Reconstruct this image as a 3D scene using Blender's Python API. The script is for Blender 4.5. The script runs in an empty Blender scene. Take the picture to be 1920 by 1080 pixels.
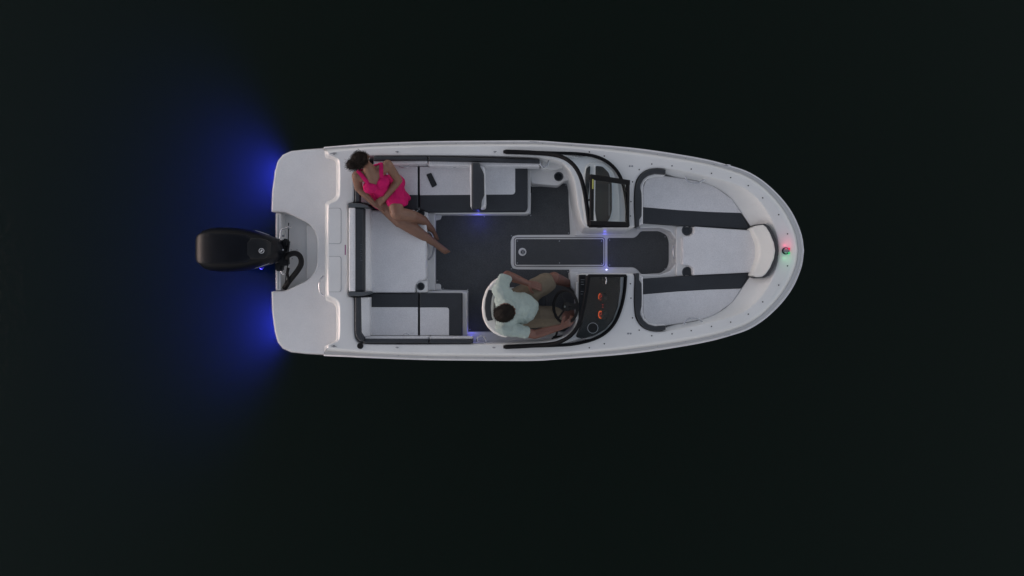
import bpy, bmesh, math, random
from mathutils import Vector, Matrix, Euler, geometry as mgeo
import numpy as np
R = math.radians
random.seed(7)
sc = bpy.context.scene
col = sc.collection

# ------------------------------------------------------------------ camera, sky, sun, exposure
CAM_H, F = 8.8, 1352.0                       # drone height over the water, focal length in photo pixels
cd = bpy.data.cameras.new('camera'); cam = bpy.data.objects.new('camera', cd); col.objects.link(cam)
cam.location = (0, 0, CAM_H); cd.sensor_width = 36; cd.lens = 36 * F / 1920; cd.clip_end = 2000
sc.camera = cam
SUN_EL, SUN_AZ = R(3.0), R(270)              # afterglow low over the stern
w = bpy.data.worlds.new('World'); sc.world = w; w.use_nodes = True
nt = w.node_tree; bg = nt.nodes['Background']
sky = nt.nodes.new('ShaderNodeTexSky'); sky.sky_type = 'NISHITA'; sky.sun_disc = False
sky.sun_elevation = SUN_EL; sky.sun_rotation = SUN_AZ; sky.dust_density = 0.6; sky.ozone_density = 0.8
tint = nt.nodes.new('ShaderNodeMix'); tint.data_type = 'RGBA'; tint.blend_type = 'MULTIPLY'
tint.inputs['Factor'].default_value = 1; tint.inputs[7].default_value = (.97, 0.95, 1.06, 1)
hs = nt.nodes.new('ShaderNodeHueSaturation'); hs.inputs['Saturation'].default_value = .42   # thin even haze pales the dusk sky
nt.links.new(sky.outputs[0], hs.inputs['Color']); nt.links.new(hs.outputs[0], tint.inputs[6]); nt.links.new(tint.outputs[2], bg.inputs['Color'])
bg.inputs['Strength'].default_value = 0.15
sd = bpy.data.lights.new('sun', 'SUN'); sun = bpy.data.objects.new('sun', sd); col.objects.link(sun)
sd.energy = 0.06; sd.angle = R(50); sd.color = (1.0, 0.80, 0.62)
sun.rotation_euler = (0, R(-62), 0)          # shines from the stern (-X) towards the bow
sc.view_settings.view_transform = 'Standard'; sc.view_settings.look = 'None'
sc.view_settings.exposure = 1.6; sc.view_settings.gamma = 1.0
sc.cycles.use_denoising = True
sc.cycles.max_bounces = 8; sc.cycles.transparent_max_bounces = 12; sc.cycles.volume_bounces = 1

# ------------------------------------------------------------------ helpers
ZD, ZP, ZF, ZS = 0.80, 0.45, 0.30, 0.60      # deck, swim platform, cockpit floor, seat heights
YC = (540 - 468.5) * (CAM_H - ZD) / F        # the boat's centre line
def P(px, py, z):                            # photo pixel -> point of the place at height z
    k = (CAM_H - z) / F
    return Vector(((px - 960) * k, (540 - py) * k, z))
def XY(pts, z): return [tuple(P(a, b, z)[:2]) for a, b in pts]
def MIR(xy): return [(x, 2 * YC - y) for x, y in reversed(xy)]
def MIR3(p): return [Vector((v[0], 2 * YC - v[1], v[2])) for v in p]
def area(p): return 0.5 * sum(p[i][0] * p[(i + 1) % len(p)][1] - p[(i + 1) % len(p)][0] * p[i][1] for i in range(len(p)))
def ccw(p): return list(p) if area(p) > 0 else list(reversed(p))
def rnd(pts, r, seg=5):                      # round the corners of a closed polygon
    out, n = [], len(pts)
    for i in range(n):
        a, b, c = (Vector(pts[(i + k) % n][:2]) for k in (-1, 0, 1))
        ri = r[i] if isinstance(r, (list, tuple)) else r
        u, v = a - b, c - b
        t = min(ri, u.length * .45, v.length * .45)
        s, e = b + u.normalized() * t, b + v.normalized() * t
        for k in range(seg + 1):
            q = k / seg
            out.append(tuple(s * (1 - q) ** 2 + b * 2 * q * (1 - q) + e * q * q))
    return out
def offs(p, d):                              # inset (d > 0) of a counter-clockwise loop
    n, out = len(p), []
    for i in range(n):
        a, b, c = (Vector(p[(i + k) % n]) for k in (-1, 0, 1))
        u, v = (b - a), (c - b)
        if u.length < 1e-9: u = v
        if v.length < 1e-9: v = u
        u, v = u.normalized(), v.normalized()
        n1, n2 = Vector((-u.y, u.x)), Vector((-v.y, v.x))
        m = n1 + n2
        if m.length < 1e-6: m = n1
        m = m.normalized(); s = 1 / max(.45, m.dot(n1))
        out.append(tuple(b + m * d * s))
    return out
def chaikin(p, it=2, closed=False):
    p = [tuple(q) for q in p]
    for _ in range(it):
        o = []; n = len(p)
        rng = range(n) if closed else range(n - 1)
        if not closed: o.append(p[0])
        for i in rng:
            a, b = p[i], p[(i + 1) % n]
            o.append(tuple(.75 * x + .25 * y for x, y in zip(a, b)))
            o.append(tuple(.25 * x + .75 * y for x, y in zip(a, b)))
        if not closed: o.append(p[-1])
        p = o
    return p
def cr(pts, n):                              # Catmull-Rom through the points, n samples even in arc length
    P_ = [Vector(q) for q in pts]
    P_ = [P_[0] * 2 - P_[1]] + P_ + [P_[-1] * 2 - P_[-2]]
    d = []
    for i in range(1, len(P_) - 2):
        a, b, c, e = P_[i - 1:i + 3]
        for k in range(16):
            t = k / 16
            d.append(.5 * ((2 * b) + (c - a) * t + (2 * a - 5 * b + 4 * c - e) * t * t + (3 * b - a - 3 * c + e) * t ** 3))
    d.append(P_[-2])
    L = [0]
    for i in range(1, len(d)): L.append(L[-1] + (d[i] - d[i - 1]).length)
    out, j = [], 0
    for k in range(n):
        s = L[-1] * k / (n - 1)
        while j < len(L) - 2 and L[j + 1] < s: j += 1
        q = (s - L[j]) / max(1e-9, L[j + 1] - L[j])
        out.append(d[j].lerp(d[j + 1], min(1, max(0, q))))
    return out

# ------------------------------------------------------------------ materials
MATS = {}
def material(name, c, rough=.4, metal=0., bump=None, var=.06, vscale=3., coat=0., spec=.5, emit=None, estr=0., weave=None, sub=0., speck=0., sscale=95.):
    m = bpy.data.materials.new(name); m.use_nodes = True; t = m.node_tree; b = t.nodes['Principled BSDF']
    N, L = t.nodes.new, t.links.new
    b.inputs['Roughness'].default_value = rough; b.inputs['Metallic'].default_value = metal
    b.inputs['Coat Weight'].default_value = coat; b.inputs['Coat Roughness'].default_value = .12
    b.inputs['Specular IOR Level'].default_value = spec
    tc = N('ShaderNodeTexCoord')
    n1 = N('ShaderNodeTexNoise'); n1.inputs['Scale'].default_value = vscale; n1.inputs['Detail'].default_value = 6; n1.inputs['Roughness'].default_value = .65
    L(tc.outputs['Object'], n1.inputs['Vector'])
    rp = N('ShaderNodeValToRGB')
    rp.color_ramp.elements[0].position = .3; rp.color_ramp.elements[1].position = .72
    rp.color_ramp.elements[0].color = tuple(max(0, x * (1 - var)) for x in c) + (1,)
    rp.color_ramp.elements[1].color = tuple(min(1, x * (1 + var)) for x in c) + (1,)
    L(n1.outputs['Fac'], rp.inputs['Fac'])
    if speck:                                # fine grain of the surface itself
        n3 = N('ShaderNodeTexNoise'); n3.inputs['Scale'].default_value = sscale; n3.inputs['Detail'].default_value = 3; n3.inputs['Roughness'].default_value = .7
        L(tc.outputs['Object'], n3.inputs['Vector'])
        m3 = N('ShaderNodeMapRange'); m3.inputs['From Min'].default_value = .3; m3.inputs['From Max'].default_value = .7; m3.inputs['To Min'].default_value = 1 - speck; m3.inputs['To Max'].default_value = 1 + speck
        L(n3.outputs['Fac'], m3.inputs['Value'])
        x3 = N('ShaderNodeVectorMath'); x3.operation = 'SCALE'; L(rp.outputs['Color'], x3.inputs[0]); L(m3.outputs[0], x3.inputs['Scale']); L(x3.outputs[0], b.inputs['Base Color'])
    else: L(rp.outputs['Color'], b.inputs['Base Color'])
    rm = N('ShaderNodeMapRange'); rm.inputs['To Min'].default_value = max(.02, rough - .08); rm.inputs['To Max'].default_value = min(1, rough + .08)
    L(n1.outputs['Fac'], rm.inputs['Value']); L(rm.outputs[0], b.inputs['Roughness'])
    last = None
    if weave:
        for ax in 'XY':
            wv = N('ShaderNodeTexWave'); wv.bands_direction = ax; wv.inputs['Scale'].default_value = weave; wv.inputs['Distortion'].default_value = 1.2
            wv.inputs['Detail'].default_value = 2
            L(tc.outputs['Object'], wv.inputs['Vector'])
            bp = N('ShaderNodeBump'); bp.inputs['Strength'].default_value = .35; bp.inputs['Distance'].default_value = .004
            L(wv.outputs['Fac'], bp.inputs['Height'])
            if last: L(last.outputs[0], bp.inputs['Normal'])
            last = bp
    for (s, st, dist) in (bump or ()):
        n2 = N('ShaderNodeTexNoise'); n2.inputs['Scale'].default_value = s; n2.inputs['Detail'].default_value = 4
        L(tc.outputs['Object'], n2.inputs['Vector'])
        bp = N('ShaderNodeBump'); bp.inputs['Strength'].default_value = st; bp.inputs['Distance'].default_value = dist
        L(n2.outputs['Fac'], bp.inputs['Height'])
        if last: L(last.outputs[0], bp.inputs['Normal'])
        last = bp
    if last: L(last.outputs[0], b.inputs['Normal'])
    if emit:
        b.inputs['Emission Color'].default_value = emit + (1,); b.inputs['Emission Strength'].default_value = estr
    if sub:
        b.inputs['Subsurface Weight'].default_value = sub; b.inputs['Subsurface Radius'].default_value = (.02, .008, .004)
    MATS[name] = m
    return m
material('gelcoat', (.74, .74, .73), .32, bump=[(2.0, .05, .02), (60, .03, .002)], var=.05, vscale=2.2, coat=.25, speck=.02)
material('nonskid', (.75, .75, .755), .5, bump=[(90, .5, .004), (2.5, .05, .02)], var=.04, vscale=3.5, speck=.05)
material('white_vinyl', (.73, .725, .735), .5, bump=[(140, .25, .002), (5, .5, .03), (14, .25, .01)], var=.05, vscale=4, speck=.10)
material('cream_vinyl', (.70, .69, .66), .5, bump=[(140, .25, .002), (4, .25, .02)], var=.04, vscale=4)
material('charcoal_vinyl', (.027, .031, .037), .52, bump=[(140, .3, .002), (5, .30, .02)], var=.16, vscale=5, speck=.2)
material('grey_vinyl', (.07, .08, .09), .52, bump=[(140, .3, .002), (5, .30, .02)], var=.12, vscale=5)
material('mat_weave', (.092, .098, .104), .9, weave=85, bump=[(12, .10, .01)], var=.07, vscale=9, spec=.2, speck=.30, sscale=120)
material('black_frame', (.006, .0065, .008), .6, var=.15, vscale=8, spec=.12)
material('black_plastic', (.010, .011, .013), .5, bump=[(60, .2, .002)], var=.2, vscale=10, spec=.25)
material('dash_plastic', (.016, .019, .021), .65, bump=[(180, .3, .001)], var=.15, vscale=8, spec=.25)
material('rubber', (.009, .009, .010), .65, bump=[(80, .2, .002)], var=.2, vscale=9, spec=.2)
material('cowl_paint', (.004, .005, .008), .42, bump=[(4, .06, .02)], var=.25, vscale=7, coat=.0, spec=.16)
material('chrome', (.62, .63, .66), .16, metal=1., var=.05, vscale=20)
material('dull_steel', (.35, .36, .38), .38, metal=1., var=.12, vscale=20)
material('grey_plastic', (.30, .31, .32), .5, var=.08)
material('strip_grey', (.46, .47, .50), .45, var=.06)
material('rail_vinyl', (.80, .80, .82), .35, var=.04)
material('skin_tan', (.22, .112, .072), .5, bump=[(25, .15, .004)], var=.12, vscale=7, sub=.08)
material('skin_ruddy', (.18, .078, .055), .5, bump=[(25, .15, .004)], var=.14, vscale=7, sub=.08)
material('hair_brown', (.010, .007, .005), .7, bump=[(120, .5, .004)], var=.4, vscale=30, spec=.2)
material('hair_dark', (.015, .010, .007), .65, bump=[(120, .5, .004)], var=.4, vscale=30, spec=.2)
material('pink_cloth', (.52, .009, .115), .8, bump=[(9, .5, .02), (30, .3, .006)], var=.12, vscale=6, spec=.2)
material('mint_cloth', (.35, .42, .395), .85, bump=[(9, .6, .03), (26, .35, .008)], var=.08, vscale=6, spec=.2)
material('khaki_cloth', (.17, .138, .10), .85, bump=[(9, .6, .025), (26, .3, .006)], var=.10, vscale=6, spec=.2)
material('phone_black', (.012, .014, .016), .25, var=.1)
material('eye_white', (.6, .58, .55), .2, var=.02)
material('nail_red', (.35, .02, .03), .3, var=.05)
material('yellow_sticker', (.48, .46, .10), .5, var=.06)
material('pink_sticker', (.28, .08, .20), .5, var=.06)
material('white_print', (.55, .56, .58), .5, var=.03)
material('blue_lens', (.1, .1, .3), .3, emit=(.12, .14, 1.0), estr=.5)
material('white_lens', (.5, .5, .6), .3, emit=(.55, .6, 1.0), estr=.8)
material('red_lens', (.5, .02, .06), .3, emit=(1, .04, .16), estr=.12)
material('green_lens', (.05, .5, .2), .3, emit=(.08, 1, .32), estr=.08)
material('gauge_orange', (.3, .06, .02), .4, emit=(1.0, .15, .03), estr=.24)
material('gauge_red', (.2, .02, .02), .4, emit=(.8, .03, .02), estr=.14)
def glass(name, tintc, ior=1.45):
    m = bpy.data.materials.new(name); m.use_nodes = True; t = m.node_tree; t.nodes.remove(t.nodes['Principled BSDF'])
    o = t.nodes['Material Output']; tr = t.nodes.new('ShaderNodeBsdfTransparent'); tr.inputs[0].default_value = tintc + (1,)
    gl = t.nodes.new('ShaderNodeBsdfGlossy'); gl.inputs['Roughness'].default_value = .03
    lw = t.nodes.new('ShaderNodeLayerWeight'); lw.inputs['Blend'].default_value = .5
    pw = t.nodes.new('ShaderNodeMath'); pw.operation = 'POWER'; pw.inputs[1].default_value = 5; t.links.new(lw.outputs['Facing'], pw.inputs[0])
    fr = t.nodes.new('ShaderNodeMapRange'); f0 = ((ior - 1) / (ior + 1)) ** 2; fr.inputs['To Min'].default_value = f0; t.links.new(pw.outputs[0], fr.inputs['Value'])
    mx = t.nodes.new('ShaderNodeMixShader')
    t.links.new(fr.outputs[0], mx.inputs[0]); t.links.new(tr.outputs[0], mx.inputs[1]); t.links.new(gl.outputs[0], mx.inputs[2])
    t.links.new(mx.outputs[0], o.inputs['Surface']); MATS[name] = m
    return m
glass('window_glass', (.94, .96, .97), 1.06)
glass('lens_glass', (.8, .85, .85))
# lake water: reflecting surface over a faintly scattering body
m = glass('lake_water', (1, 1, 1), 1.33); t = m.node_tree
nz = t.nodes.new('ShaderNodeTexNoise'); nz.inputs['Scale'].default_value = 9; nz.inputs['Detail'].default_value = 5
tcw = t.nodes.new('ShaderNodeTexCoord'); t.links.new(tcw.outputs['Object'], nz.inputs['Vector'])
bw = t.nodes.new('ShaderNodeBump'); bw.inputs['Strength'].default_value = .13; bw.inputs['Distance'].default_value = .03
t.links.new(nz.outputs['Fac'], bw.inputs['Height'])
for n in t.nodes:
    if n.type == 'BSDF_GLOSSY': n.inputs['Roughness'].default_value = .06; t.links.new(bw.outputs[0], n.inputs['Normal'])
    if n.type == 'LAYER_WEIGHT': t.links.new(bw.outputs[0], n.inputs['Normal'])
vs = t.nodes.new('ShaderNodeVolumeScatter'); vs.inputs['Color'].default_value = (.30, .85, .58, 1); vs.inputs['Density'].default_value = .015; vs.inputs['Anisotropy'].default_value = 0.0
va = t.nodes.new('ShaderNodeVolumeAbsorption'); va.inputs['Color'].default_value = (.30, .62, .32, 1); va.inputs['Density'].default_value = .95
ad = t.nodes.new('ShaderNodeAddShader'); t.links.new(vs.outputs[0], ad.inputs[0]); t.links.new(va.outputs[0], ad.inputs[1])
t.links.new(ad.outputs[0], t.nodes['Material Output'].inputs['Volume'])

# ------------------------------------------------------------------ mesh builders
def link(name, me, mt, parent=None, smooth=35):
    o = bpy.data.objects.new(name, me); col.objects.link(o)
    if mt: me.materials.append(MATS[mt])
    if smooth:
        me.shade_smooth()
        if smooth < 180: me.set_sharp_from_angle(angle=R(smooth))
    if parent is not None: o.parent = parent; o.matrix_parent_inverse = parent.matrix_world.inverted()
    return o
def tag(o, label=None, cat=None, group=None, kind=None):
    if label: o['label'] = label
    if cat: o['category'] = cat
    if group: o['group'] = group
    if kind: o['kind'] = kind
    return o
def empty(name, loc, label, cat):
    o = bpy.data.objects.new(name, None); col.objects.link(o); o.location = loc; o.empty_display_size = .2
    bpy.context.view_layer.update()
    return tag(o, label, cat)
def from_loops(loops, closed=True, cap0=False, cap1=False):
    """Skin between loops of equal length."""
    v, f, n = [], [], len(loops[0])
    for l in loops: v += [tuple(q) for q in l]
    for k in range(len(loops) - 1):
        for i in range(n if closed else n - 1):
            a, b = k * n + i, k * n + (i + 1) % n
            f.append((a, b, b + n, a + n))
    if cap0: f.append(tuple(reversed(range(n))))
    if cap1: f.append(tuple(range((len(loops) - 1) * n, len(loops) * n)))
    me = bpy.data.meshes.new('m'); me.from_pydata(v, [], f); me.update()
    return me
def fixn(me):
    b = bmesh.new(); b.from_mesh(me); bmesh.ops.remove_doubles(b, verts=b.verts, dist=1e-5); bmesh.ops.recalc_face_normals(b, faces=b.faces); b.to_mesh(me); b.free(); return me
def slab(name, xy, z1, z0, mt, parent, bev=.012, ztop=None, seg=3, r=0., rseg=4, holes=()):
    if area(xy) < 0:
        xy = list(reversed(xy)); r = list(reversed(r)) if isinstance(r, (list, tuple)) else r
    zt = ztop or (lambda x, y: z1)
    def ring(d):                             # inset outline whose corners keep their centre
        q = offs(xy, d) if d else list(xy)
        if not r: return q
        rr = []
        for i in range(len(xy)):
            a, b, c = (Vector(xy[(i + k) % len(xy)]) for k in (-1, 0, 1))
            ri = r[i] if isinstance(r, (list, tuple)) else r
            rr.append(max(2e-4, ri - d) if (b - a).cross(c - b) > 0 else ri + d)
        return rnd(q, rr, rseg)
    loops = [[(x, y, z0) for x, y in ring(0)]]
    for k in range(seg + 1):
        a = math.pi / 2 * k / seg
        loops.append([(x, y, zt(x, y) - bev * (1 - math.sin(a))) for x, y in ring(bev * (1 - math.cos(a)))])
    loops.append([(x, y, zt(x, y)) for x, y in ring(bev + .0025)])
    me = from_loops(loops, True, False, False); n = len(loops[0])
    bm = bmesh.new(); bm.from_mesh(me); bm.verts.ensure_lookup_table()
    for base in (0, (len(loops) - 1) * n):
        vv = [bm.verts[base + i] for i in range(n)]
        polys = [[Vector((v.co.x, v.co.y, 0)) for v in vv]]
        if base:
            for (hx_, hy_, hr2) in holes:
                hv = [bm.verts.new((x, y, zt(x, y))) for x, y in reversed(circ((hx_, hy_), hr2, 24))]
                polys.append([Vector((v.co.x, v.co.y, 0)) for v in hv]); vv = vv + hv
        tri = mgeo.tessellate_polygon(polys)
        for t3 in tri:
            try:
                f = bm.faces.new([vv[i] for i in t3]); f.normal_update()
                if (f.normal.z < 0) == (base > 0): f.normal_flip()
            except ValueError: pass
    bm.to_mesh(me); bm.free()
    return link(name, me, mt, parent)
def pslab(name, px, z1, z0, mt, parent, r=0., bev=.012, mir=False, ztop=None, holes=()):
    xy = XY(px, z1)
    if mir:
        xy = MIR(xy); r = list(reversed(r)) if isinstance(r, (list, tuple)) else r
    return slab(name, xy, z1, z0, mt, parent, bev, ztop, r=r, holes=[(*P(a, b, z1)[:2], c) for a, b, c in holes])
def rect(x0, y0, x1, y1): return [(x0, y0), (x1, y0), (x1, y1), (x0, y1)]
def circ(c, r, n=24, sy=1.): return [(c[0] + r * math.cos(2 * math.pi * i / n), c[1] + r * sy * math.sin(2 * math.pi * i / n)) for i in range(n)]
def disc(name, c, r, h, mt, parent, bev=.003, n=20):
    return slab(name, circ(c, r, n), c[2] + h, c[2], mt, parent, min(bev, h * .45, r * .4), seg=2)
def tube_mesh(pts, r, seg=10, closed=False, flat=1.):
    pts = [Vector(q) for q in pts]; n = len(pts); loops = []; nrm = None
    for i, p in enumerate(pts):
        if closed: tg = pts[(i + 1) % n] - pts[i - 1]
        else: tg = pts[min(i + 1, n - 1)] - pts[max(i - 1, 0)]
        tg.normalize()
        if nrm is None:
            nrm = Vector((0, 0, 1)) - tg * tg.z
            if nrm.length < .05: nrm = Vector((1, 0, 0)) - tg * tg.x
        nrm = (nrm - tg * nrm.dot(tg)).normalized(); bi = tg.cross(nrm)
        rr = r[i] if isinstance(r, (list, tuple)) else r
        loops.append([p + nrm * rr * flat * math.cos(2 * math.pi * k / seg) + bi * rr * math.sin(2 * math.pi * k / seg) for k in range(seg)])
    if closed: loops.append(loops[0]); me = from_loops(loops)
    else: me = from_loops(loops, True, True, True)
    return fixn(me)
def tube(name, pts, r, mt, parent, seg=10, closed=False, flat=1.): return link(name, tube_mesh(pts, r, seg, closed, flat), mt, parent, 50)
def box(name, c, s, mt, parent, rot=(0, 0, 0), bev=.004):
    b = bmesh.new(); bmesh.ops.create_cube(b, size=1); bmesh.ops.scale(b, vec=s, verts=b.verts)
    bmesh.ops.bevel(b, geom=b.edges[:], offset=min(bev, min(s) * .4), segments=2, affect='EDGES')
    bmesh.ops.transform(b, matrix=Matrix.Translation(c) @ Euler(rot).to_matrix().to_4x4(), verts=b.verts)
    me = bpy.data.meshes.new('m'); b.to_mesh(me); b.free()
    return link(name, me, mt, parent)
def ball(name, c, r, mt, parent, rot=None, seg=16):
    b = bmesh.new(); bmesh.ops.create_uvsphere(b, u_segments=seg, v_segments=seg // 2 + 2, radius=1)
    mm = Matrix.Translation(c) @ (rot.to_4x4() if rot else Matrix.Identity(4)) @ Matrix.Diagonal((*r, 1))
    bmesh.ops.transform(b, matrix=mm, verts=b.verts); me = bpy.data.meshes.new('m'); b.to_mesh(me); b.free()
    return link(name, me, mt, parent, 180)
def lamp(name, loc, power, colr, parent, kind='POINT', size=.01, rot=None, cone=120, blend=.6):
    d = bpy.data.lights.new(name, kind); d.energy = power; d.color = colr; d.shadow_soft_size = size
    if kind == 'SPOT': d.spot_size = R(cone); d.spot_blend = blend
    o = bpy.data.objects.new(name, d); col.objects.link(o); o.location = loc
    if rot: o.rotation_euler = rot
    o.parent = parent; o.matrix_parent_inverse = parent.matrix_world.inverted()
    return o

# ------------------------------------------------------------------ water
b = bmesh.new(); bmesh.ops.create_cube(b, size=1)
bmesh.ops.transform(b, matrix=Matrix.Translation((0, 0, -10)) @ Matrix.Diagonal((900, 900, 20, 1)), verts=b.verts)
me = bpy.data.meshes.new('m'); b.to_mesh(me); b.free()
tag(link('water', me, 'lake_water', smooth=0), kind='structure')
bed = bpy.data.meshes.new('m'); bed.from_pydata([(-600, -600, -20.5), (600, -600, -20.5), (600, 600, -20.5), (-600, 600, -20.5)], [], [(0, 1, 2, 3)])
material('lake_mud', (.02, .03, .02), .9)
tag(link('lake_bed', bed, 'lake_mud', smooth=0), kind='structure')

# ------------------------------------------------------------------ the boat: hull, deck, platform
boat = empty('motor_boat', P(1000, 468, 0), 'white bowrider motor boat with charcoal and white seats floating on dark water', 'boat')
rub_px = [(608, 277.5), (650, 274), (700, 270.5), (800, 267), (900, 265.8), (1000, 265.5), (1050, 268.5), (1100, 272), (1150, 275.7), (1210, 282), (1280, 292.5), (1330, 302), (1364, 311), (1398, 322), (1423, 336), (1445, 353.5), (1468, 377.5), (1487, 405.5), (1501, 440), (1505.5, 469.3)]
def zrub(px): return .44 + .18 * min(1, max(0, (px - 608) / 70))
rub = cr([P(a, b, zrub(a)) for a, b in rub_px], 110); rub[-1].y = YC
top_px = [(616, 286), (650, 283), (700, 279.5), (800, 276), (900, 275), (1000, 275), (1050, 277), (1100, 281), (1150, 286), (1210, 294), (1280, 304.5), (1330, 314.5), (1364, 324), (1395, 336), (1418, 351), (1438, 370), (1457, 394), (1471, 418), (1481, 443), (1485, 468.5)]
top = cr([P(a, b, ZD) for a, b in top_px], 110); top[-1].y = YC
full = lambda h: list(h) + MIR3(list(reversed(h)))[1:]
rubF, topF = full(rub), full(top)
# hull shell under the rub rail
st_px = [(518, 399), (509, 397), (510, 360), (515, 322), (520.5, 302), (530, 290), (546, 283), (575, 280)]
stern = [P(a, b, .40) for a, b in st_px]
hl = stern + rub; hullF = hl + MIR3(list(reversed(hl)))[1:]
hxy = ccw([(v.x, v.y) for v in hullF]); hz = [v.z for v in hullF]
if area([(v.x, v.y) for v in hullF]) < 0: hz = hz[::-1]
x0, x1 = min(p[0] for p in hxy), max(p[0] for p in hxy)
o1, o2, o3 = offs(hxy, .025), offs(hxy, .09), offs(hxy, .16)
XT = P(560, 0, 0).x
o2 = [(max(x, XT), y) for x, y in o2]; o3 = [(max(x, XT + .02), y) for x, y in o3]
keel = [(min(x, x1 - .9 + .35 * (x - (x1 - .9))) if x > x1 - .9 else x, YC + (y - YC) * .06) for x, y in o3]
hull = link('hull', fixn(from_loops([[(p[0], p[1], z) for p, z in zip(hxy, hz)], [(p[0], p[1], z - .07) for p, z in zip(o1, hz)],
    [(p[0], p[1], .02) for p in o2], [(p[0], p[1], -.10) for p in o3], [(p[0], p[1], -.36) for p in keel]])), 'gelcoat', boat)
rail = tube('rub_rail', [v + Vector((0, 0, .0)) for v in rubF], .012, 'rail_vinyl', boat, 8)
# sloping deck edge between rub rail and deck, then the flat deck with the cockpit opening
prof = [(0, 0), (.12, .20), (.38, .42), (.46, .50), (.60, .80), (.80, .96), (1, 1)]
strips = [[a.lerp(c, u).to_2d().to_3d() + Vector((0, 0, a.z + (c.z - a.z) * h)) for a, c in zip(rubF, topF)] for u, h in prof]
V, Fc = [], []
nn = len(rubF)
for l in strips: V += l
for k in range(len(strips) - 1):
    for i in range(nn - 1): Fc.append((k * nn + i, k * nn + i + 1, (k + 1) * nn + i + 1, (k + 1) * nn + i))
edge = bpy.data.meshes.new('m'); edge.from_pydata([tuple(v) for v in V], [], Fc); fixn(edge)
ds = link('deck_edge', edge, 'gelcoat', boat, 40)
half_b = [(606, 280), (606, 296), (620, 299), (627, 303), (628, 312), (628, 358), (627, 367), (620, 374), (608, 378), (607, 386), (607, 430), (607, 468.9)]
half_t = [(616, 286), (617, 291), (630, 295), (636, 299), (638, 310), (638, 358), (637, 369), (631, 377), (618, 382), (616, 388), (616, 430), (616, 468.5)]
rb = [P(a, b, ZP - .02) for a, b in half_b]; rt = [P(a, b, ZD) for a, b in half_t]
rb[-1].y = YC; rt[-1].y = YC
rb = chaikin([tuple(v) for v in full(rb)], 2); rt = chaikin([tuple(v) for v in full(rt)], 2)
rise = [[tuple(Vector(a).lerp(Vector(c), u).to_2d()) + (a[2] + (c[2] - a[2]) * h,) for a, c in zip(rb, rt)] for u, h in [(0, 0), (.25, .10), (.45, .45), (.65, .80), (.82, .96), (1, 1)]]
V, Fc, nn = [], [], len(rb)
for l in rise: V += l
for k in range(len(rise) - 1):
    for i in range(nn - 1): Fc.append((k * nn + i, k * nn + i + 1, (k + 1) * nn + i + 1, (k + 1) * nn + i))
for s in (0, -1):                                            # close the corner between deck edge and riser
    c0 = len(V); V += [tuple(rubF[s]), tuple(topF[s]), rb[s]]; Fc.append((c0, c0 + 1, c0 + 2))
me = bpy.data.meshes.new('m'); me.from_pydata(V, [], Fc); fixn(me)
link('stern_riser', me, 'gelcoat', boat, 50)
# opening of the cockpit: (top pixel) and optional (bottom pixel, height)
Ip = [(652, 468.5), (652, 400), (652, 383), (655, 380.5), (663, 380), (664.5, 376), (664.5, 312), (666, 301), (672, 294), (684, 292), (740, 291.5), (800, 291.5), (900, 292), (960, 293.5), (1012, 296), (1040, 300), (1060, 309), (1073, 328), (1078, 350), (1082, 380), (1088, 410), (1094, 424), (1104, 428), (1140, 428), (1180, 428), (1190, 427), (1191, 421), (1189, 385), (1190, 350), (1195, 334), (1206, 322), (1222, 316), (1240, 315.5), (1262, 318.5), (1290, 323.5), (1330, 333), (1379, 346), (1403, 358), (1423, 377), (1438, 398), (1448, 418), (1457, 442), (1460, 468.5)]
Cb = {1262: (1256, 331), 1290: (1285, 335), 1330: (1316, 341), 1379: (1347, 354), 1403: (1371, 372), 1423: (1390, 399), 1438: (1400, 413), 1448: (1412, 432), 1457: (1422, 450), 1460: (1427, 470)}
Is = [(1457, 495), (1448, 519), (1438, 539), (1423, 560), (1403, 579), (1379, 591), (1330, 604), (1290, 613.5), (1262, 618.5), (1240, 621.5), (1222, 621), (1206, 615), (1195, 603), (1190, 587), (1189, 552), (1191, 520), (1188, 513), (1180, 512), (1140, 512), (1100, 512), (1086, 513), (1084, 518), (1084, 560), (1083, 600), (1076, 618), (1060, 630), (1040, 637), (1012, 641), (960, 643.5), (900, 645), (800, 645.5), (740, 645.5), (684, 645), (672, 643), (666, 636), (664.5, 625), (664.5, 561), (663, 557), (655, 556.5), (652, 554), (652, 537)]
it, ib = [], []
for k, (a, b_) in enumerate(Ip + Is):
    v = P(a, b_, ZD); it.append(tuple(v))
    if a in Cb:
        q = Cb[a]; w_ = P(q[0], q[1], .59)
        if k >= len(Ip): w_ = MIR3([w_])[0]
    else:
        w_ = Vector((v.x, v.y, ZF - .05))
        if k < len(Ip) and 1090 < a < 1185 and b_ > 420: w_.y -= .045
        if k < len(Ip) and 1060 < a < 1090 and 320 < b_ < 425: w_.x -= .035
    ib.append(tuple(w_))
it, ib = chaikin(it, 2, True), chaikin(ib, 2, True)
flip = area(it) < 0
if flip: it.reverse(); ib.reverse()
i2 = [(q[0], q[1]) for q in it]
ra, rbb = offs(i2, -.022), offs(i2, -.007)
me = fixn(from_loops([[(x, y, ZD) for x, y in ra], [(x, y, ZD - .004) for x, y in rbb], [(x, y, ZD - .022) for x, y in i2], ib]))
link('cockpit_wall', me, 'gelcoat', boat, 50)
bm = bmesh.new()
outer = [tuple(v) for v in topF] + list(reversed(rt))[1:-1]
for lp in (outer, [(x, y, ZD) for x, y in ra]):
    vs_ = [bm.verts.new(q) for q in lp]
    for i in range(len(vs_)): bm.edges.new((vs_[i], vs_[(i + 1) % len(vs_)]))
bmesh.ops.triangle_fill(bm, use_beauty=True, use_dissolve=False, edges=bm.edges[:])
for f_ in bm.faces:
    f_.normal_update()
    if f_.normal.z < 0: f_.normal_flip()
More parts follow.
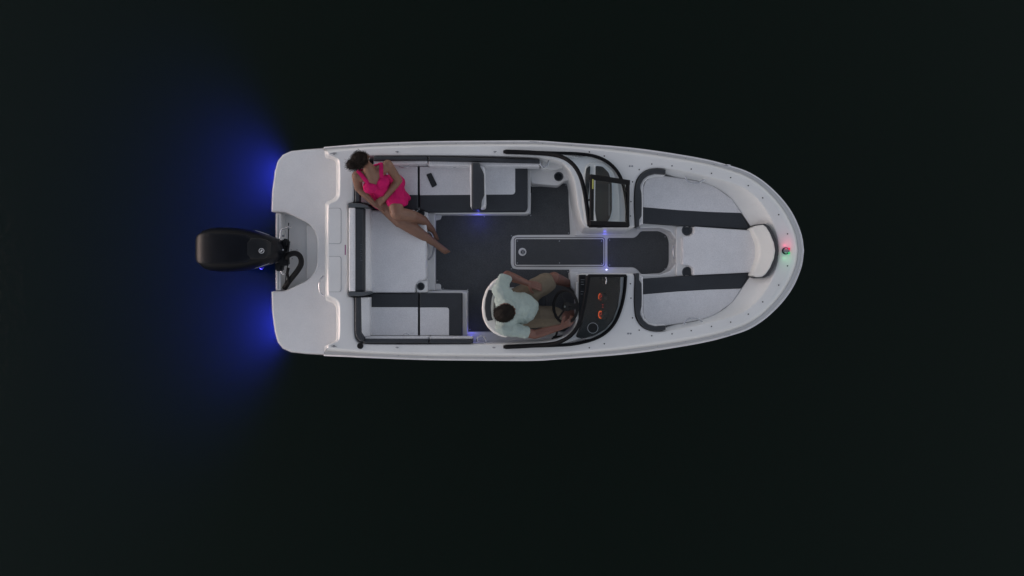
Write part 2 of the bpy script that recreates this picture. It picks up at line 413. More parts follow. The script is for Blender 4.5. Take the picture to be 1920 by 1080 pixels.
me = bpy.data.meshes.new('m'); bm.to_mesh(me); bm.free()
deck = link('deck', me, 'gelcoat', boat, 0)
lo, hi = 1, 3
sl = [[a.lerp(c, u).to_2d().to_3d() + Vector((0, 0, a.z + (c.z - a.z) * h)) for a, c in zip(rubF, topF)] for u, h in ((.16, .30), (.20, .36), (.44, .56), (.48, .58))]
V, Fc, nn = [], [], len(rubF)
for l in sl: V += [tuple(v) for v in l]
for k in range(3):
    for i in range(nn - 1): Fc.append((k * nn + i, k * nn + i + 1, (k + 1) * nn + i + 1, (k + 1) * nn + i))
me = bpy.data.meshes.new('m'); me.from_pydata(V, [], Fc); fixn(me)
link('edge_stripe', me, 'strip_grey', boat, 40)  # grey stripe laid over the sloping deck edge
# swim platform with the motor well
plat = [(508.5, 397), (510, 360), (515, 322), (520.5, 302), (530, 290), (546, 283), (575, 280), (612, 278.5), (652, 277.5)]
ph = XY(plat, ZP); well = XY([(594.5, 469), (594, 448), (590, 434), (582, 423), (572, 415.5), (550, 405), (534, 398)], ZP)
plat_xy = ph + MIR(ph)
wl_ = MIR(well[1:])                                                    # starboard aft .. fwd
loop = plat_xy + wl_ + [(well[0][0], YC)] + well[1:]
platform = slab('swim_platform', loop, ZP, .12, 'nonskid', boat, .018, r=.02, rseg=2)
ws2 = XY([(574, 420), (600, 428), (603, 469)], .31); ws2[-1] = (ws2[-1][0], YC)
slab('well_step', ws2 + MIR(ws2)[1:], .31, .2, 'gelcoat', boat, .02, r=.02)
wf = XY([(518, 398), (560, 400), (600, 425), (603, 469)], .25); wf[-1] = (wf[-1][0], YC)
slab('motor_well_floor', wf + MIR(wf)[1:], .25, .06, 'gelcoat', boat, .02)
tx = XY([(516.5, 399), (527, 399)], .40)
slab('transom_cap', tx + MIR(tx), .40, -.3, 'gelcoat', boat, .014, r=.016)
tx = XY([(521.2, 402), (522.2, 402)], .402)
slab('transom_seam', tx + MIR(tx), .4025, .39, 'grey_plastic', boat, .0005)
for c in ((546, 469.5), (557, 469.5), (560, 481), (548, 486)):
    disc('drain_screw', P(c[0], c[1] - 1, .251), .006, .004, 'dull_steel', boat)
# two hatches and the stern shower sticker on the centre block
for y0 in (390, 480.5):
    hx = XY([(616.5, y0), (640, y0), (640, y0 + 67), (616.5, y0 + 67)], ZD); hr_ = [.001, .03, .03, .001]
    g = slab('hatch_seal', hx, ZD + .002, ZD - .01, 'grey_plastic', boat, .0008, r=hr_)
    slab('hatch_lid', offs(list(reversed(hx)) if area(hx) < 0 else hx, .0035), ZD + .005, ZD - .01, 'gelcoat', g, .003, r=list(reversed(hr_)) if area(hx) < 0 else hr_)
st = slab('stern_decal', XY(rect(646.4, 459, 648.4, 478), ZD), ZD + .0015, ZD - .001, 'pink_sticker', boat, .0004)
# floor liner
fl = XY([(655, 400), (655, 300), (800, 290), (1040, 295), (1190, 300), (1260, 330), (1330, 360), (1390, 420), (1400, 468)], ZF)
fl[-1] = (fl[-1][0], YC); ft = fl + MIR(fl)[1:]
slab('floor_liner', ft, ZF, ZF - .12, 'gelcoat', boat, .01)

# ------------------------------------------------------------------ floor mats and hatch
ZM = ZF + .006
mat_px = [(816, 414), (826, 412), (830, 402), (995, 402), (996, 350), (1046, 350), (1057, 344), (1065, 345), (1066, 380), (1069, 440), (970, 440.5), (961, 443), (957.5, 452), (957.5, 494), (961, 503), (970, 505), (1068, 505.5), (1068, 535), (1086, 560), (1086, 624), (878, 624), (878, 544), (828, 543), (826, 536), (816, 533)]
MM = [slab('floor_mat', XY(mat_px, ZM), ZM, ZF - .02, 'mat_weave', boat, .004, r=.015)]
hp = XY(rect(961.5, 443, 1136.5, 502), ZF + .004)
slab('hatch_frame', rnd(hp, .055, 8), ZF + .006, ZF - .02, 'gelcoat', boat, .003)
hp = ccw(rnd(hp, .055, 8))
slab('hatch_gasket', offs(hp, .0125), ZF + .0085, ZF, 'rubber', boat, .0015)
hatch = slab('floor_hatch', offs(hp, .0205), ZF + .013, ZF, 'gelcoat', boat, .003)
slab('hatch_mat', offs(hp, .034), ZF + .017, ZF, 'mat_weave', hatch, .003)
lt = disc('latch_plate', P(979.5, 472.3, ZF + .017), .047, .007, 'gelcoat', hatch, .003, 28)
disc('latch_ring', P(980.3, 472.6, ZF + .024), .029, .0025, 'dull_steel', lt, .001, 24)
disc('latch_key', P(980.3, 472.6, ZF + .0265), .022, .002, 'dash_plastic', lt, .001, 20)
for dy in (-2.0, 0, 2.0):
    slab('latch_mark', XY(rect(978.3, 472.2 + dy, 982.6, 473.1 + dy), ZF + .0285), ZF + .0298, ZF + .026, 'white_print', lt, .0003)
fwd = [(1139, 446), (1189, 446), (1196, 441), (1201, 433.5), (1236, 433.5), (1250, 441), (1254, 453), (1254, 492), (1250, 504), (1238, 512), (1202, 514), (1196, 506), (1188, 501), (1139, 501)]
MM.append(slab('floor_mat', XY(fwd, ZM), ZM, ZF - .02, 'mat_weave', boat, .004, r=.03))
for a, b_ in ((831, 404), (908, 406), (995, 404), (959, 442), (1061, 347), (1066, 437), (959, 504), (820, 526), (831, 541), (877, 543), (1065, 509), (881, 618), (994, 353)):
    disc('mat_snap', P(a, b_, ZM), .008, .003, 'dull_steel', MM[0], .001, 10)
for a, b_ in ((1143, 450), (1143, 497), (1247, 444), (1247, 504)):
    disc('mat_snap', P(a, b_, ZM), .008, .003, 'dull_steel', MM[1], .001, 10)
for a, b_ in ((970, 452), (1049, 452), (1128, 452), (970, 493), (1049, 493), (1128, 494)):
    disc('mat_snap', P(a, b_, ZF + .017), .008, .003, 'dull_steel', hatch, .001, 10)

# ------------------------------------------------------------------ stern seats
def cup_holder(px, py, z, r, parent=boat, dp=.075):
    c = P(px, py, z)
    n = 28; ro, ri = r, r * .74
    L = []
    for rr, zz in ((ro, z - .004), (ro, z + .002), (ro * .94, z + .005), (ri * 1.12, z + .005), (ri, z - .002), (ri * .9, z - dp), (.0005, z - dp)):
        L.append([(x, y, zz) for x, y in circ(c, rr, n)])
    return link('cup_holder', fixn(from_loops(L)), 'grey_vinyl', parent, 40)
pslab('seat_base', [(672, 386), (802, 386), (802, 552), (672, 552)], .52, ZF - .02, 'gelcoat', boat, .02)
pslab('seat_step', [(790, 398), (816, 398), (816, 545), (790, 545)], .40, ZF - .02, 'gelcoat', boat, .02, .015)
for y_ in (406, 538): pslab('step_foot', rect(806, y_ - 6, 827, y_ + 6), ZF + .014, ZF - .02, 'gelcoat', boat, .03, .006)
cc = [(690.5, 394), (777, 393), (778.5, 405), (785, 414), (796, 416), (799.5, 420), (799.5, 521), (796, 525), (785, 527), (779, 534), (777.5, 548.5), (690.5, 548.5)]
cush = pslab('seat_cushion', cc, ZS + .03, .50, 'white_vinyl', boat, .012, .022)
for yy, s in ((400, 1), (537, 1)):
    pslab('cup_holder_pod', rect(780.5, yy - 11.5, 802, yy + 12), .575, .40, 'gelcoat', boat, .03, .012, holes=[(789, yy, .038)])
    h = cup_holder(789, yy, .575, .045, dp=.05)
# D-shaped grab handle on the step
hd = cr([P(803, 434, .52), P(810, 440, .50), P(813.5, 455, .49), P(813.5, 466, .49), P(810, 480, .50), P(803, 487, .52)], 24)
tube('grab_handle', hd, .010, 'dull_steel', boat, 8)
# centre backrest
bk = bpy.data.objects.new('stern_backrest', None); col.objects.link(bk); bk.parent = boat; bk.matrix_parent_inverse = boat.matrix_world.inverted()
pslab('bolster', rect(653.2, 389, 665.5, 546.5), .90, .62, 'white_vinyl', bk, .012, .02)
pslab('dark_panel', rect(664.5, 389, 681.5, 546.5), .885, .60, 'charcoal_vinyl', bk, .012, .02, ztop=lambda x, y: .885 - .25 * (x - P(664.5, 0, .885).x))
pslab('front_panel', rect(680.5, 389, 691, 547), .80, .60, 'white_vinyl', bk, .012, .02, ztop=lambda x, y: .80 - 1.4 * (x - P(680.5, 0, .8).x))
for ya, yb in ((380.6, 388.6), (547, 555.2)):
    pslab('end_cap', [(652, ya), (676, ya), (690, ya + (4 if ya < 400 else 0)), (690, yb - (0 if ya < 400 else 4)), (676, yb), (652, yb)], .895, .60, 'grey_vinyl', bk, .01, .012)
# faint embossed lettering on the dark panel
for k, (ln, dx) in enumerate(((5, 0), (3, 1.2), (6, 0), (3, -1), (5, 0), (4, 1), (2, 0), (6, 0))):
    slab('embossed_letter', XY(rect(676 + dx * .4, 458 + k * 4.2, 676 + dx * .4 + ln * .6, 459.6 + k * 4.2), .86), .872, .85, 'grey_vinyl', bk, .0005)
# corner backrests (port one behind the woman)
for mir in (False, True):
    sgn = -1 if mir else 1
    d = pslab('corner_backrest', [(665.5, 379), (665.5, 314), (668, 303), (674, 296), (682, 295), (681, 303), (676, 312), (675, 379)], .86, .55, 'charcoal_vinyl', boat, .01, .014, mir)
    pslab('backrest_face', [(674.5, 379.5), (675.5, 313), (680, 304), (690, 306), (690, 379.5)], .80, .55, 'white_vinyl', d, .006, .012, mir,
          ztop=lambda x, y: .82 - 1.1 * (x - P(674.5, 0, .8).x))
# port bench
pslab('bench_base', [(684, 310), (992, 310), (995, 318), (995, 395), (990, 401), (816, 401), (806, 393), (684, 393)], .52, ZF - .02, 'gelcoat', boat, .02, .01)
ca = pslab('seat_cushion', rect(690, 311, 784.4, 394), ZS, .50, 'charcoal_vinyl', boat, .012, .018)
pslab('cushion_panel', rect(691, 312, 783, 365.5), ZS + .006, .55, 'white_vinyl', ca, .004, .006)
cb_ = pslab('seat_cushion', [(785.6, 311), (989.5, 313), (989.5, 390), (986, 396.5), (800, 398), (785.6, 392)], ZS, .50, 'charcoal_vinyl', boat, .015, .018)
pslab('cushion_panel', [(787, 312), (966, 314), (966, 364.5), (787, 366)], ZS + .006, .55, 'white_vinyl', cb_, [.004, .004, .04, .004], .006)
# flip-up backrest across the bench
fb = pslab('flip_backrest', [(880.5, 308), (909, 312), (911, 380), (909.5, 389), (898, 391), (882, 389)], .80, .56, 'white_vinyl', boat, .02, .02)
pslab('backrest_pad', [(884, 304.5), (899, 304.5), (900.5, 312), (904, 318), (907.5, 326), (908, 365), (903, 375), (902, 389), (896, 392), (884, 390)], .86, .58, 'charcoal_vinyl', fb, .012, .02)
# coaming bolsters, port and starboard
for mir, segs in ((False, ((700, 801.5), (803, 1012))), (True, ((681, 803.5), (805, 886)))):
    for a, c in segs:
        end = 1.5 if (a > 800) else 0
        d = pslab('side_bolster', [(a, 293.2), (c, 293.2 + 3.4 * end), (c, 300.2 + 3.4 * end), (a, 301)] if not mir else [(a, 293), (c, 293), (c, 301), (a, 301)], .81, .62, 'charcoal_vinyl', boat, .006, .012, mir)
        pslab('bolster_face', [(a, 300), (c, 299.5 + 3.4 * end), (c, 306 + 4 * end), (a, 311)] if not mir else [(a, 300), (c, 300), (c, 306.5), (a, 306.5)], .755, .58, 'white_vinyl', d, .006, .016, mir)
for a, b_ in ((853, 311.5), (757, 312)):
    tube('bolster_handle', cr([P(a - 9, b_, .66), P(a, b_ + 2, .67), P(a + 10, b_ - 1, .66)], 12), .006, 'chrome', boat, 8)
tube('bolster_handle', cr([P(756, 627, .66), P(762, 625.3, .67), P(766, 627, .66)], 10), .006, 'chrome', boat, 8)
# starboard aft bench
pslab('bench_base', [(684, 546), (866, 546), (876.5, 549), (876.5, 629), (684, 629)], .50, ZF - .02, 'gelcoat', boat, .012, .01)
for pts, panel, rr in ((rect(690, 549.5, 784.5, 630), rect(691, 576, 783.5, 629), .004), (rect(786.5, 549.5, 866.5, 630), rect(787.5, 576.5, 842, 629), [.004, .035, .004, .004])):
    c_ = pslab('seat_cushion', pts, ZS, .48, 'charcoal_vinyl', boat, .012, .016)
    pslab('cushion_panel', panel, ZS + .006, .55, 'white_vinyl', c_, rr, .006)
# starboard ledge beside the helm seat and port shelf with cup holder
pslab('side_ledge', [(866, 622.5), (1084, 622.5), (1084, 640), (866, 640)], .42, ZF - .02, 'gelcoat', boat, .015, .012)
sh = [(992, 312), (1062, 310), (1066, 322), (1067, 338), (1058, 339), (1048, 348), (996, 344)]
pslab('side_shelf', sh, .50, ZF - .02, 'gelcoat', boat, .03, .014, holes=[(1047.5, 331, .047)])
pslab('shelf_pocket', [(1014, 300), (1054, 303), (1058, 314), (1040, 319), (1014, 316)], .62, .48, 'gelcoat', boat, .03, .02)
cup_holder(1047.5, 331, .502, .054)
box('stereo_port', P(995, 356, .43), (.022, .075, .05), 'black_plastic', boat)
def hoop(pts, z, r=.009, name='grab_handle', zz=None):
    return tube(name, cr([P(a, b_, (zz[i] if zz else z)) for i, (a, b_) in enumerate(pts)], 24), r, 'chrome', boat, 8)
hoop([(1012, 303), (1014, 310), (1021, 313), (1027, 308), (1029, 297)], .76)
hoop([(894, 641), (895.5, 633), (903, 630), (909, 634), (912, 643)], .72)
hoop([(1284.5, 331), (1289, 339), (1298, 343), (1311, 342), (1318, 338), (1321.5, 333)], .70)
hoop([(1282.5, 608), (1287, 600), (1296, 596.5), (1307, 597), (1315, 602), (1319, 606)], .70)
hoop([(607, 517), (600.5, 525), (598.5, 537), (600.5, 548), (607, 554)], .62)
hoop([(1271, 455), (1264, 462), (1262.5, 473), (1264, 483), (1271, 491)], .46)

# ------------------------------------------------------------------ bow seats
bb = XY([(1200, 428), (1238, 427), (1257, 434), (1268, 450), (1270, 471)], .52); bb[-1] = (bb[-1][0], YC)
bo = XY([(1432, 471), (1425, 445), (1412, 420), (1395, 395), (1372, 366), (1345, 348), (1310, 336), (1260, 327), (1225, 326), (1204, 340), (1198, 370)], .52)
bo[0] = (bo[0][0], YC)
h_ = bb + bo; lp = h_ + MIR(h_[1:-0] if False else h_)
seen = []
for q in h_[5:] + h_[:5]: seen.append(q)
lp = seen + MIR(seen)
lp = [q for i, q in enumerate(lp) if (Vector(q) - Vector(lp[i - 1])).length > 1e-4]
slab('bow_seat_base', lp, .52, ZF - .02, 'gelcoat', boat, .012, r=.014, rseg=2)
for mir in (False, True):
    oc = [(1204.5, 418), (1203.5, 395), (1204, 352), (1210, 338), (1222, 331), (1247, 330.5), (1285, 336), (1316, 342), (1335, 348.5), (1347, 355.5), (1372, 373.5), (1390, 400), (1399, 414), (1408, 430), (1280, 423.5)]
    d = pslab('bow_cushion', oc, ZS, .50, 'charcoal_vinyl', boat, .01, .016, mir)
    pc = [(1205.5, 388.5), (1205.5, 352), (1211, 338.5), (1222.5, 331.6), (1247, 329.6), (1285, 335), (1316, 341), (1335.5, 347.4), (1348, 354.6), (1373, 372.8), (1391, 399.5), (1330, 397.5), (1270, 394)]
    pslab('cushion_panel', pc, ZS + .006, .51, 'white_vinyl', d, .006, .012, mir)
    uo = [(1192, 424.5), (1190.5, 400), (1190, 372), (1192, 347), (1198, 332), (1207, 322.5), (1219, 317), (1232, 315.5), (1248.5, 318), (1248.5, 326), (1230, 324.5), (1216, 328.5), (1207, 336), (1201.5, 346), (1201, 352), (1203.5, 362), (1204, 380), (1203.5, 405), (1199, 412), (1199, 424.5)]
    u_ = pslab('bow_backrest', uo, .82, .60, 'charcoal_vinyl', boat, .008, .012, mir)
    ui = [(1194, 423), (1193, 372), (1195, 347), (1205, 328), (1220, 321), (1246, 322), (1247, 330), (1230, 329.5), (1217, 333), (1209, 341), (1205.5, 352), (1206, 380), (1206, 420)]
    pslab('backrest_face', ui, .74, .55, 'white_vinyl', u_, .01, .02, mir)
fc = [(1280, 443), (1294, 442), (1300.5, 437), (1302, 424.5), (1411, 432), (1420, 445), (1426, 460), (1427.5, 470), (1426, 481), (1421, 496), (1412, 510.5), (1300, 516), (1299, 503), (1292, 497.5), (1279.5, 496.5)]
pslab('bow_filler_cushion', fc, ZS + .045, .53, 'white_vinyl', boat, .012, .018)
pslab('filler_base', rect(1268, 424, 1310, 518), .555, .40, 'gelcoat', boat, .02, .01, holes=[(1288, 432, .05), (1288.5, 510, .05)])
cup_holder(1288, 432, .556, .060, dp=.032); cup_holder(1288.5, 510, .556, .060, dp=.032)
hd_o = [(1415.5, 421.5), (1422, 419.5), (1437, 418.5), (1444, 423), (1450, 434), (1456, 450), (1459, 463), (1459.5, 470), (1459, 477), (1456, 490), (1450, 505), (1444, 516), (1436, 521), (1424, 521.5), (1416, 519), (1424, 518), (1434, 515), (1442, 500), (1447, 484), (1448.5, 470), (1447, 456), (1442, 440), (1434, 424), (1424, 422)]
hr = pslab('bow_headrest', hd_o, .835, .60, 'charcoal_vinyl', boat, .01, .012, ztop=lambda x, y: .838 - .55 * (P(1454, 0, .85).x - x))
hd_i = [(1415, 426), (1423, 421.5), (1435, 420.5), (1440, 425), (1446, 437), (1452, 455), (1454, 470), (1452, 485), (1446, 502), (1439, 514), (1433, 519), (1424, 519.5), (1416, 516), (1421, 500), (1427, 482), (1428, 470), (1427, 457), (1421, 441)]
pslab('headrest_pad', hd_i, .85, .58, 'cream_vinyl', hr, .01, .02, ztop=lambda x, y: .858 - .55 * (P(1454, 0, .85).x - x))

# ------------------------------------------------------------------ consoles
pc_ = bpy.data.objects.new('passenger_console', None); col.objects.link(pc_); pc_.parent = boat; pc_.matrix_parent_inverse = boat.matrix_world.inverted()
pslab('console_top', [(1094, 330), (1100, 308), (1110, 303), (1132, 305), (1150, 320), (1160, 345), (1163, 380), (1163, 421), (1098, 421), (1092, 380)], .815, .79, 'cream_vinyl', pc_, .03, .010)
pslab('glove_box_frame', [(1114, 308), (1130, 309), (1143, 320), (1150, 338), (1151, 395), (1146, 410), (1138, 420), (1117, 420), (1113, 395)], .826, .80, 'gelcoat', pc_, .02, .006)
gb = pslab('glove_box_lid', [(1117, 310.5), (1130, 312), (1141, 323), (1147, 340), (1147.5, 393), (1144, 408), (1138, 418), (1119, 418), (1116, 395)], .84, .80, 'dash_plastic', pc_, .02, .006)
slab('lid_trim', XY(rect(1141.6, 345, 1142.6, 405), .842), .844, .83, 'dull_steel', gb, .0006)
pslab('speaker_pad', [(1099, 316), (1104, 311.5), (1107, 311.5), (1105, 352), (1102, 380), (1098, 360), (1097.5, 335)], .832, .80, 'dash_plastic', pc_, .012, .006)
pslab('console_panel', [(1080, 432), (1108, 429), (1180, 428.5), (1172, 436), (1165, 441), (1078, 442)], .36, ZF - .02, 'gelcoat', pc_, .012, .01)
pslab('passage_latch', rect(1120, 424.4, 1129, 427), .815, .79, 'black_plastic', pc_, .004, .004)
hc = bpy.data.objects.new('helm_console', None); col.objects.link(hc); hc.parent = boat; hc.matrix_parent_inverse = boat.matrix_world.inverted()
dash = pslab('dashboard', [(1098, 516.5), (1164, 516.5), (1163, 545), (1159, 575), (1150, 600), (1136, 617), (1115, 630), (1092, 636), (1080, 632), (1090, 610), (1096, 585), (1098, 550)], .88, .79, 'dash_plastic', hc, .02, .012)
sp = pslab('switch_panel', [(1086, 515), (1099, 515), (1099, 552), (1096, 585), (1091, 606), (1085, 617), (1086, 590)], .865, .60, 'black_plastic', hc, .008, .008)
for k, (yy, ln) in enumerate(((524, 7), (528.5, 5), (533, 6), (546, 5), (551, 4))):
    slab('switch_mark', XY(rect(1089, yy, 1089 + ln, yy + .7), .865), .867, .86, 'grey_plastic', sp, .0004)
for yy in (521, 538, 556, 590):
    box('rocker_switch', P(1092.5, yy, .868), (.03, .018, .012), 'rubber', sp)
for ya, yb in ((529, 561), (583, 613)):
    pslab('console_trim', rect(1080.5, ya, 1085, yb), .80, .55, 'gelcoat', hc, .006, .005)
pslab('foot_panel', [(1068, 510), (1085, 510), (1085, 545), (1077, 545), (1070, 536)], .52, ZF - .02, 'gelcoat', hc, .02, .01)
pslab('toe_kick', [(1068, 503.5), (1186, 503.5), (1194, 508), (1198, 516), (1068, 516)], .345, ZF - .02, 'gelcoat', hc, .015, .01)
def gauge(px, py, hot):
    c = P(px, py, .932); T = Matrix.Translation(c) @ Matrix.Rotation(R(-62), 4, 'Y'); z3 = Vector((0, 0, 0))
    def put(o): o.data.transform(T); return o
    g = put(slab('gauge', circ(z3, .052, 24), .0, -.05, 'black_plastic', hc, .006))
    put(slab('gauge_face', circ(z3, .044, 24), .0015, -.004, 'dash_plastic', g, .0008))
    a0, a1 = (60, 290) if hot else (100, 215)
    put(tube('gauge_ring', [Vector((.038 * math.cos(a), .038 * math.sin(a), .004)) for a in np.linspace(R(a0), R(a1), 18)], .0036 if hot else .003, 'gauge_orange', g, 6))
    put(tube('gauge_needle', [Vector((0, -.004, .004)), Vector((.024, .012, .004))], .0025, 'gauge_red', g, 6))
    for k in range(7):
        a = R(60 + 36 * k)
        put(box('gauge_tick', Vector((.026 * math.cos(a), .026 * math.sin(a), .003)), (.010, .004, .002), 'gauge_red', g, (0, 0, a), .0004))
    return g
for py, hot in ((557, False), (590, True)):
    g = gauge(1126.5, py, hot)
for yy in (571.5, 576): disc('warning_light', P(1130.2, yy, .88), .006, .004, 'gauge_red', hc, .001, 10)
disc('dash_cup_ring', P(1111.5, 615, .88), .060, .006, 'grey_plastic', hc, .003, 28)
disc('dash_cup_well', P(1111.5, 615, .886), .053, .0015, 'rubber', hc, .0005, 28)
ball('compass_dome', P(1133, 525.5, .885), (.030, .045, .035), 'dash_plastic', hc)
tube('compass_bezel', [P(1135.5, 519, .91), P(1137, 523, .918), P(1137.2, 527, .918), P(1136, 532, .91)], .006, 'chrome', hc, 8)
# throttle lever by the starboard wall
th = box('throttle_control', P(1046, 634, .66), (.14, .05, .10), 'black_plastic', boat, (0, 0, .08), .015)
tube('throttle_lever', [P(1040, 632, .70), P(1043, 628, .78), P(1046, 618, .80)], .012, 'rubber', th, 8)
# steering wheel
sw = bpy.data.objects.new('steering_wheel', None); col.objects.link(sw); sw.parent = boat; sw.matrix_parent_inverse = boat.matrix_world.inverted()
swc = P(1060, 575, .97); tilt = Matrix.Rotation(R(-48), 3, 'Y')
def SW(x, y, z): return swc + tilt @ Vector((x, y, z))
tube('wheel_rim', [SW(.178 * math.cos(a), .178 * math.sin(a), 0) for a in np.linspace(0, 2 * math.pi, 41)[:-1]], .016, 'rubber', sw, 10, True)
for a in (90, 205, 335):
    a = R(a + 25)
    tube('spoke', [SW(.03 * math.cos(a), .03 * math.sin(a), -.02), SW(.17 * math.cos(a), .17 * math.sin(a), 0)], .011, 'black_plastic', sw, 8, flat=.6)
hb = tube('hub', [SW(0, 0, -.05), SW(0, 0, -.04), SW(0, 0, 0), SW(0, 0, .008)], [.03, .052, .048, .03], 'black_plastic', sw, 20)
tube('hub_badge', [SW(0, 0, .006), SW(0, 0, .012)], [.014, .011], 'dull_steel', hb, 16)
tube('steering_column', [SW(0, 0, -.04), SW(0, 0, -.22)], .035, 'black_plastic', sw, 14)
# helm seat
hsx = bpy.data.objects.new('helm_seat', None); col.objects.link(hsx); hsx.parent = boat; hsx.matrix_parent_inverse = boat.matrix_world.inverted()
so = [(950, 516), (936, 519), (922, 528), (911, 543), (905, 560), (903, 577), (905, 596), (912, 612), (924, 624), (938, 631), (952, 634), (953, 618), (943, 614), (933, 606), (927, 594), (925, 577), (927, 560), (933, 546), (942, 537), (951, 533)]
sb = slab('seat_back', XY(so, .93), .93, .62, 'cream_vinyl', hsx, .028, r=.03, rseg=3)
sdk = [(915.5, 543), (926, 545), (921.5, 560), (920, 577), (922, 595), (925, 600), (914, 602), (910.5, 592), (908.5, 577), (910, 560)]
slab('back_panel', XY(sdk, .94), .94, .88, 'charcoal_vinyl', sb, .008, r=.01, rseg=3)
pslab('seat_cushion', [(922, 540), (1000, 538), (1014, 548), (1016, 575), (1014, 602), (1000, 614), (922, 612)], .68, .55, 'cream_vinyl', hsx, .06, .03)
pslab('seat_bolster', [(1004, 541), (1018, 545), (1024, 560), (1024, 592), (1018, 606), (1004, 611)], .69, .56, 'charcoal_vinyl', hsx, .03, .03)
tube('pedestal', [P(965, 577, ZF), P(965, 577, ZF + .02), P(965, 577, ZF + .04), P(965, 577, .56)], [.16, .15, .05, .045], 'dull_steel', hsx, 20)

# ------------------------------------------------------------------ windshield
def windshield(basep, topp, label, name='windshield'):
    ws = bpy.data.objects.new(name, None); col.objects.link(ws); ws.parent = boat; ws.matrix_parent_inverse = boat.matrix_world.inverted()
    B_, T_ = cr([P(*q) for q in basep], 56), cr([P(*q) for q in topp], 56)
    tube('base_frame', B_, .019, 'black_frame', ws, 8)
    tube('top_rail', T_, [.012] + [.026 - .004 * min(1, i / 30) for i in range(1, 56)], 'black_frame', ws, 10)
    tube('side_frame', [B_[-1], B_[-1].lerp(T_[-1], .5), T_[-1]], .016, 'black_frame', ws, 8)
    k0 = 8
    a, c = [v.lerp(u, .04) for v, u in zip(B_[k0:], T_[k0:])], [v.lerp(u, .98) for v, u in zip(B_[k0:], T_[k0:])]
    nrm = Vector((.003, 0, .004))
    me = fixn(from_loops([a, c, [v + nrm for v in c], [v + nrm for v in a], a], closed=False))
    link('glass_pane', me, 'window_glass', ws, 40)
    return ws
wp = windshield([(944, 284.5, .815), (990, 285.5, .82), (1040, 287, .82), (1085, 288.5, .82), (1115, 293, .82), (1138, 303, .82), (1156, 320, .82), (1167, 342, .82), (1174, 375, .82), (1177.5, 424, .82)],
                [(944, 284.5, .83), (990, 286, .89), (1030, 289, .97), (1055, 295, 1.06), (1074, 308, 1.14), (1087, 328, 1.19), (1095, 355, 1.22), (1101, 390, 1.23), (1105, 424, 1.23)], '')
ws = windshield([(944, 650.5, .815), (990, 649, .82), (1040, 647.5, .82), (1075, 645, .82), (1110, 637, .82), (1135, 624, .82), (1153, 604, .82), (1165, 575, .82), (1171, 545, .82), (1173, 517, .82)],
                [(944, 650.5, .83), (990, 648.5, .89), (1030, 645.5, .97), (1052, 640, 1.06), (1072, 627, 1.14), (1085, 608, 1.19), (1093, 582, 1.22), (1099, 550, 1.23), (1104, 517, 1.23)], '')
# centre pane of the windshield, swung open over the port side
pn = bpy.data.objects.new('folded_windshield_pane', None); col.objects.link(pn); pn.parent = boat; pn.matrix_parent_inverse = boat.matrix_world.inverted()
q = [P(1110, 332, 1.27), P(1177, 342, .93), P(1176, 420, .93), P(1109, 418, 1.27)]
def bar(name, a, c, wd, hh, mt, par):
    d = c - a; up = (q[1] - q[0]).cross(q[3] - q[0]).normalized()
    if up.z < 0: up = -up
    side = d.normalized().cross(up); o_ = []
    for e in (a, c):
        o_.append([e + side * wd + up * hh, e - side * wd + up * hh, e - side * wd - up * hh, e + side * wd - up * hh])
    return link(name, fixn(from_loops(o_, True, True, True)), mt, par, 30)
for a, c, wd in ((0, 1, .026), (1, 2, .019), (2, 3, .022), (3, 0, .021)):
    e = (q[c] - q[a]).normalized() * (.024 if a in (0, 2) else -.026)
    bar('frame_bar', q[a] - e, q[c] + e, wd, .012, 'black_frame', pn)
up = (q[1] - q[0]).cross(q[3] - q[0]).normalized(); up = up if up.z > 0 else -up
link('glass_pane', fixn(from_loops([[v - up * .003 for v in q], [v + up * .003 for v in q]], True, True, True)), 'window_glass', pn, 30)
e = (q[3] - q[0])
bar('warning_sticker', q[0] + e * .05 + up * .0135, q[0] + e * .26 + up * .0135, .010, .001, 'yellow_sticker', pn)
box('pane_catch', P(1105, 375, 1.25), (.03, .02, .02), 'black_frame', pn)

# ------------------------------------------------------------------ deck fittings
def cleat(px, py, z, ln, mt='dull_steel', rot=0):
    c = P(px, py, z); d = Vector((math.cos(rot), math.sin(rot), 0))
    k = disc('cleat', c, ln * .38, .004, mt, boat, .001, 14)
    tube('cleat_horn', [c - d * ln + Vector((0, 0, .018)), c - d * ln * .4 + Vector((0, 0, .022)), c + d * ln * .4 + Vector((0, 0, .022)), c + d * ln + Vector((0, 0, .018))], [.004, .007, .007, .004], mt, k, 8)
    return k
for py, sgn in ((286.8, 1), (650.2, -1)):
    kk = cleat(626, py + sgn * 1.2, .68 if 0 else ZD + .004, .035, 'dull_steel', .1 * sgn)
for a, b_ in ((745, 285), (745, 651.5), (928, 285), (926, 651.5)): cleat(a, b_, ZD + .001, .018, 'dull_steel')
for a, b_ in ((1183, 311.5), (1180, 625.5)):
    for s in (-2.4, 2.4): disc('deck_screw', P(a + s, b_, ZD), .010, .003, 'dull_steel', boat, .001, 10)
for (a, b_) in ((1000, 266.5), (1000, 669.8), (1359.5, 309.8), (1359.5, 628)):
    c = P(a, b_, .66); k = tube('side_cleat', [c + Vector((-.06, 0, .0)), c + Vector((-.035, 0, .008)), c + Vector((.035, 0, .008)), c + Vector((.06, 0, .0))], [.005, .009, .009, .005], 'chrome', boat, 8)
    for s in (-.03, .03):
        tube('cleat_post', [c + Vector((s, 0, .006)), c + Vector((s, -.04 if b_ < 400 else .04, .0))], .008, 'chrome', k, 8)
for mir in (False, True): pslab('shaded_recess', [(619, 280.2), (636, 278.6), (647, 281), (638, 283.5), (628, 283.2)], .745, .60, 'grey_plastic', boat, .004, .004, mir)  # raised slab; shade of the moulded gelcoat recess is put into its grey
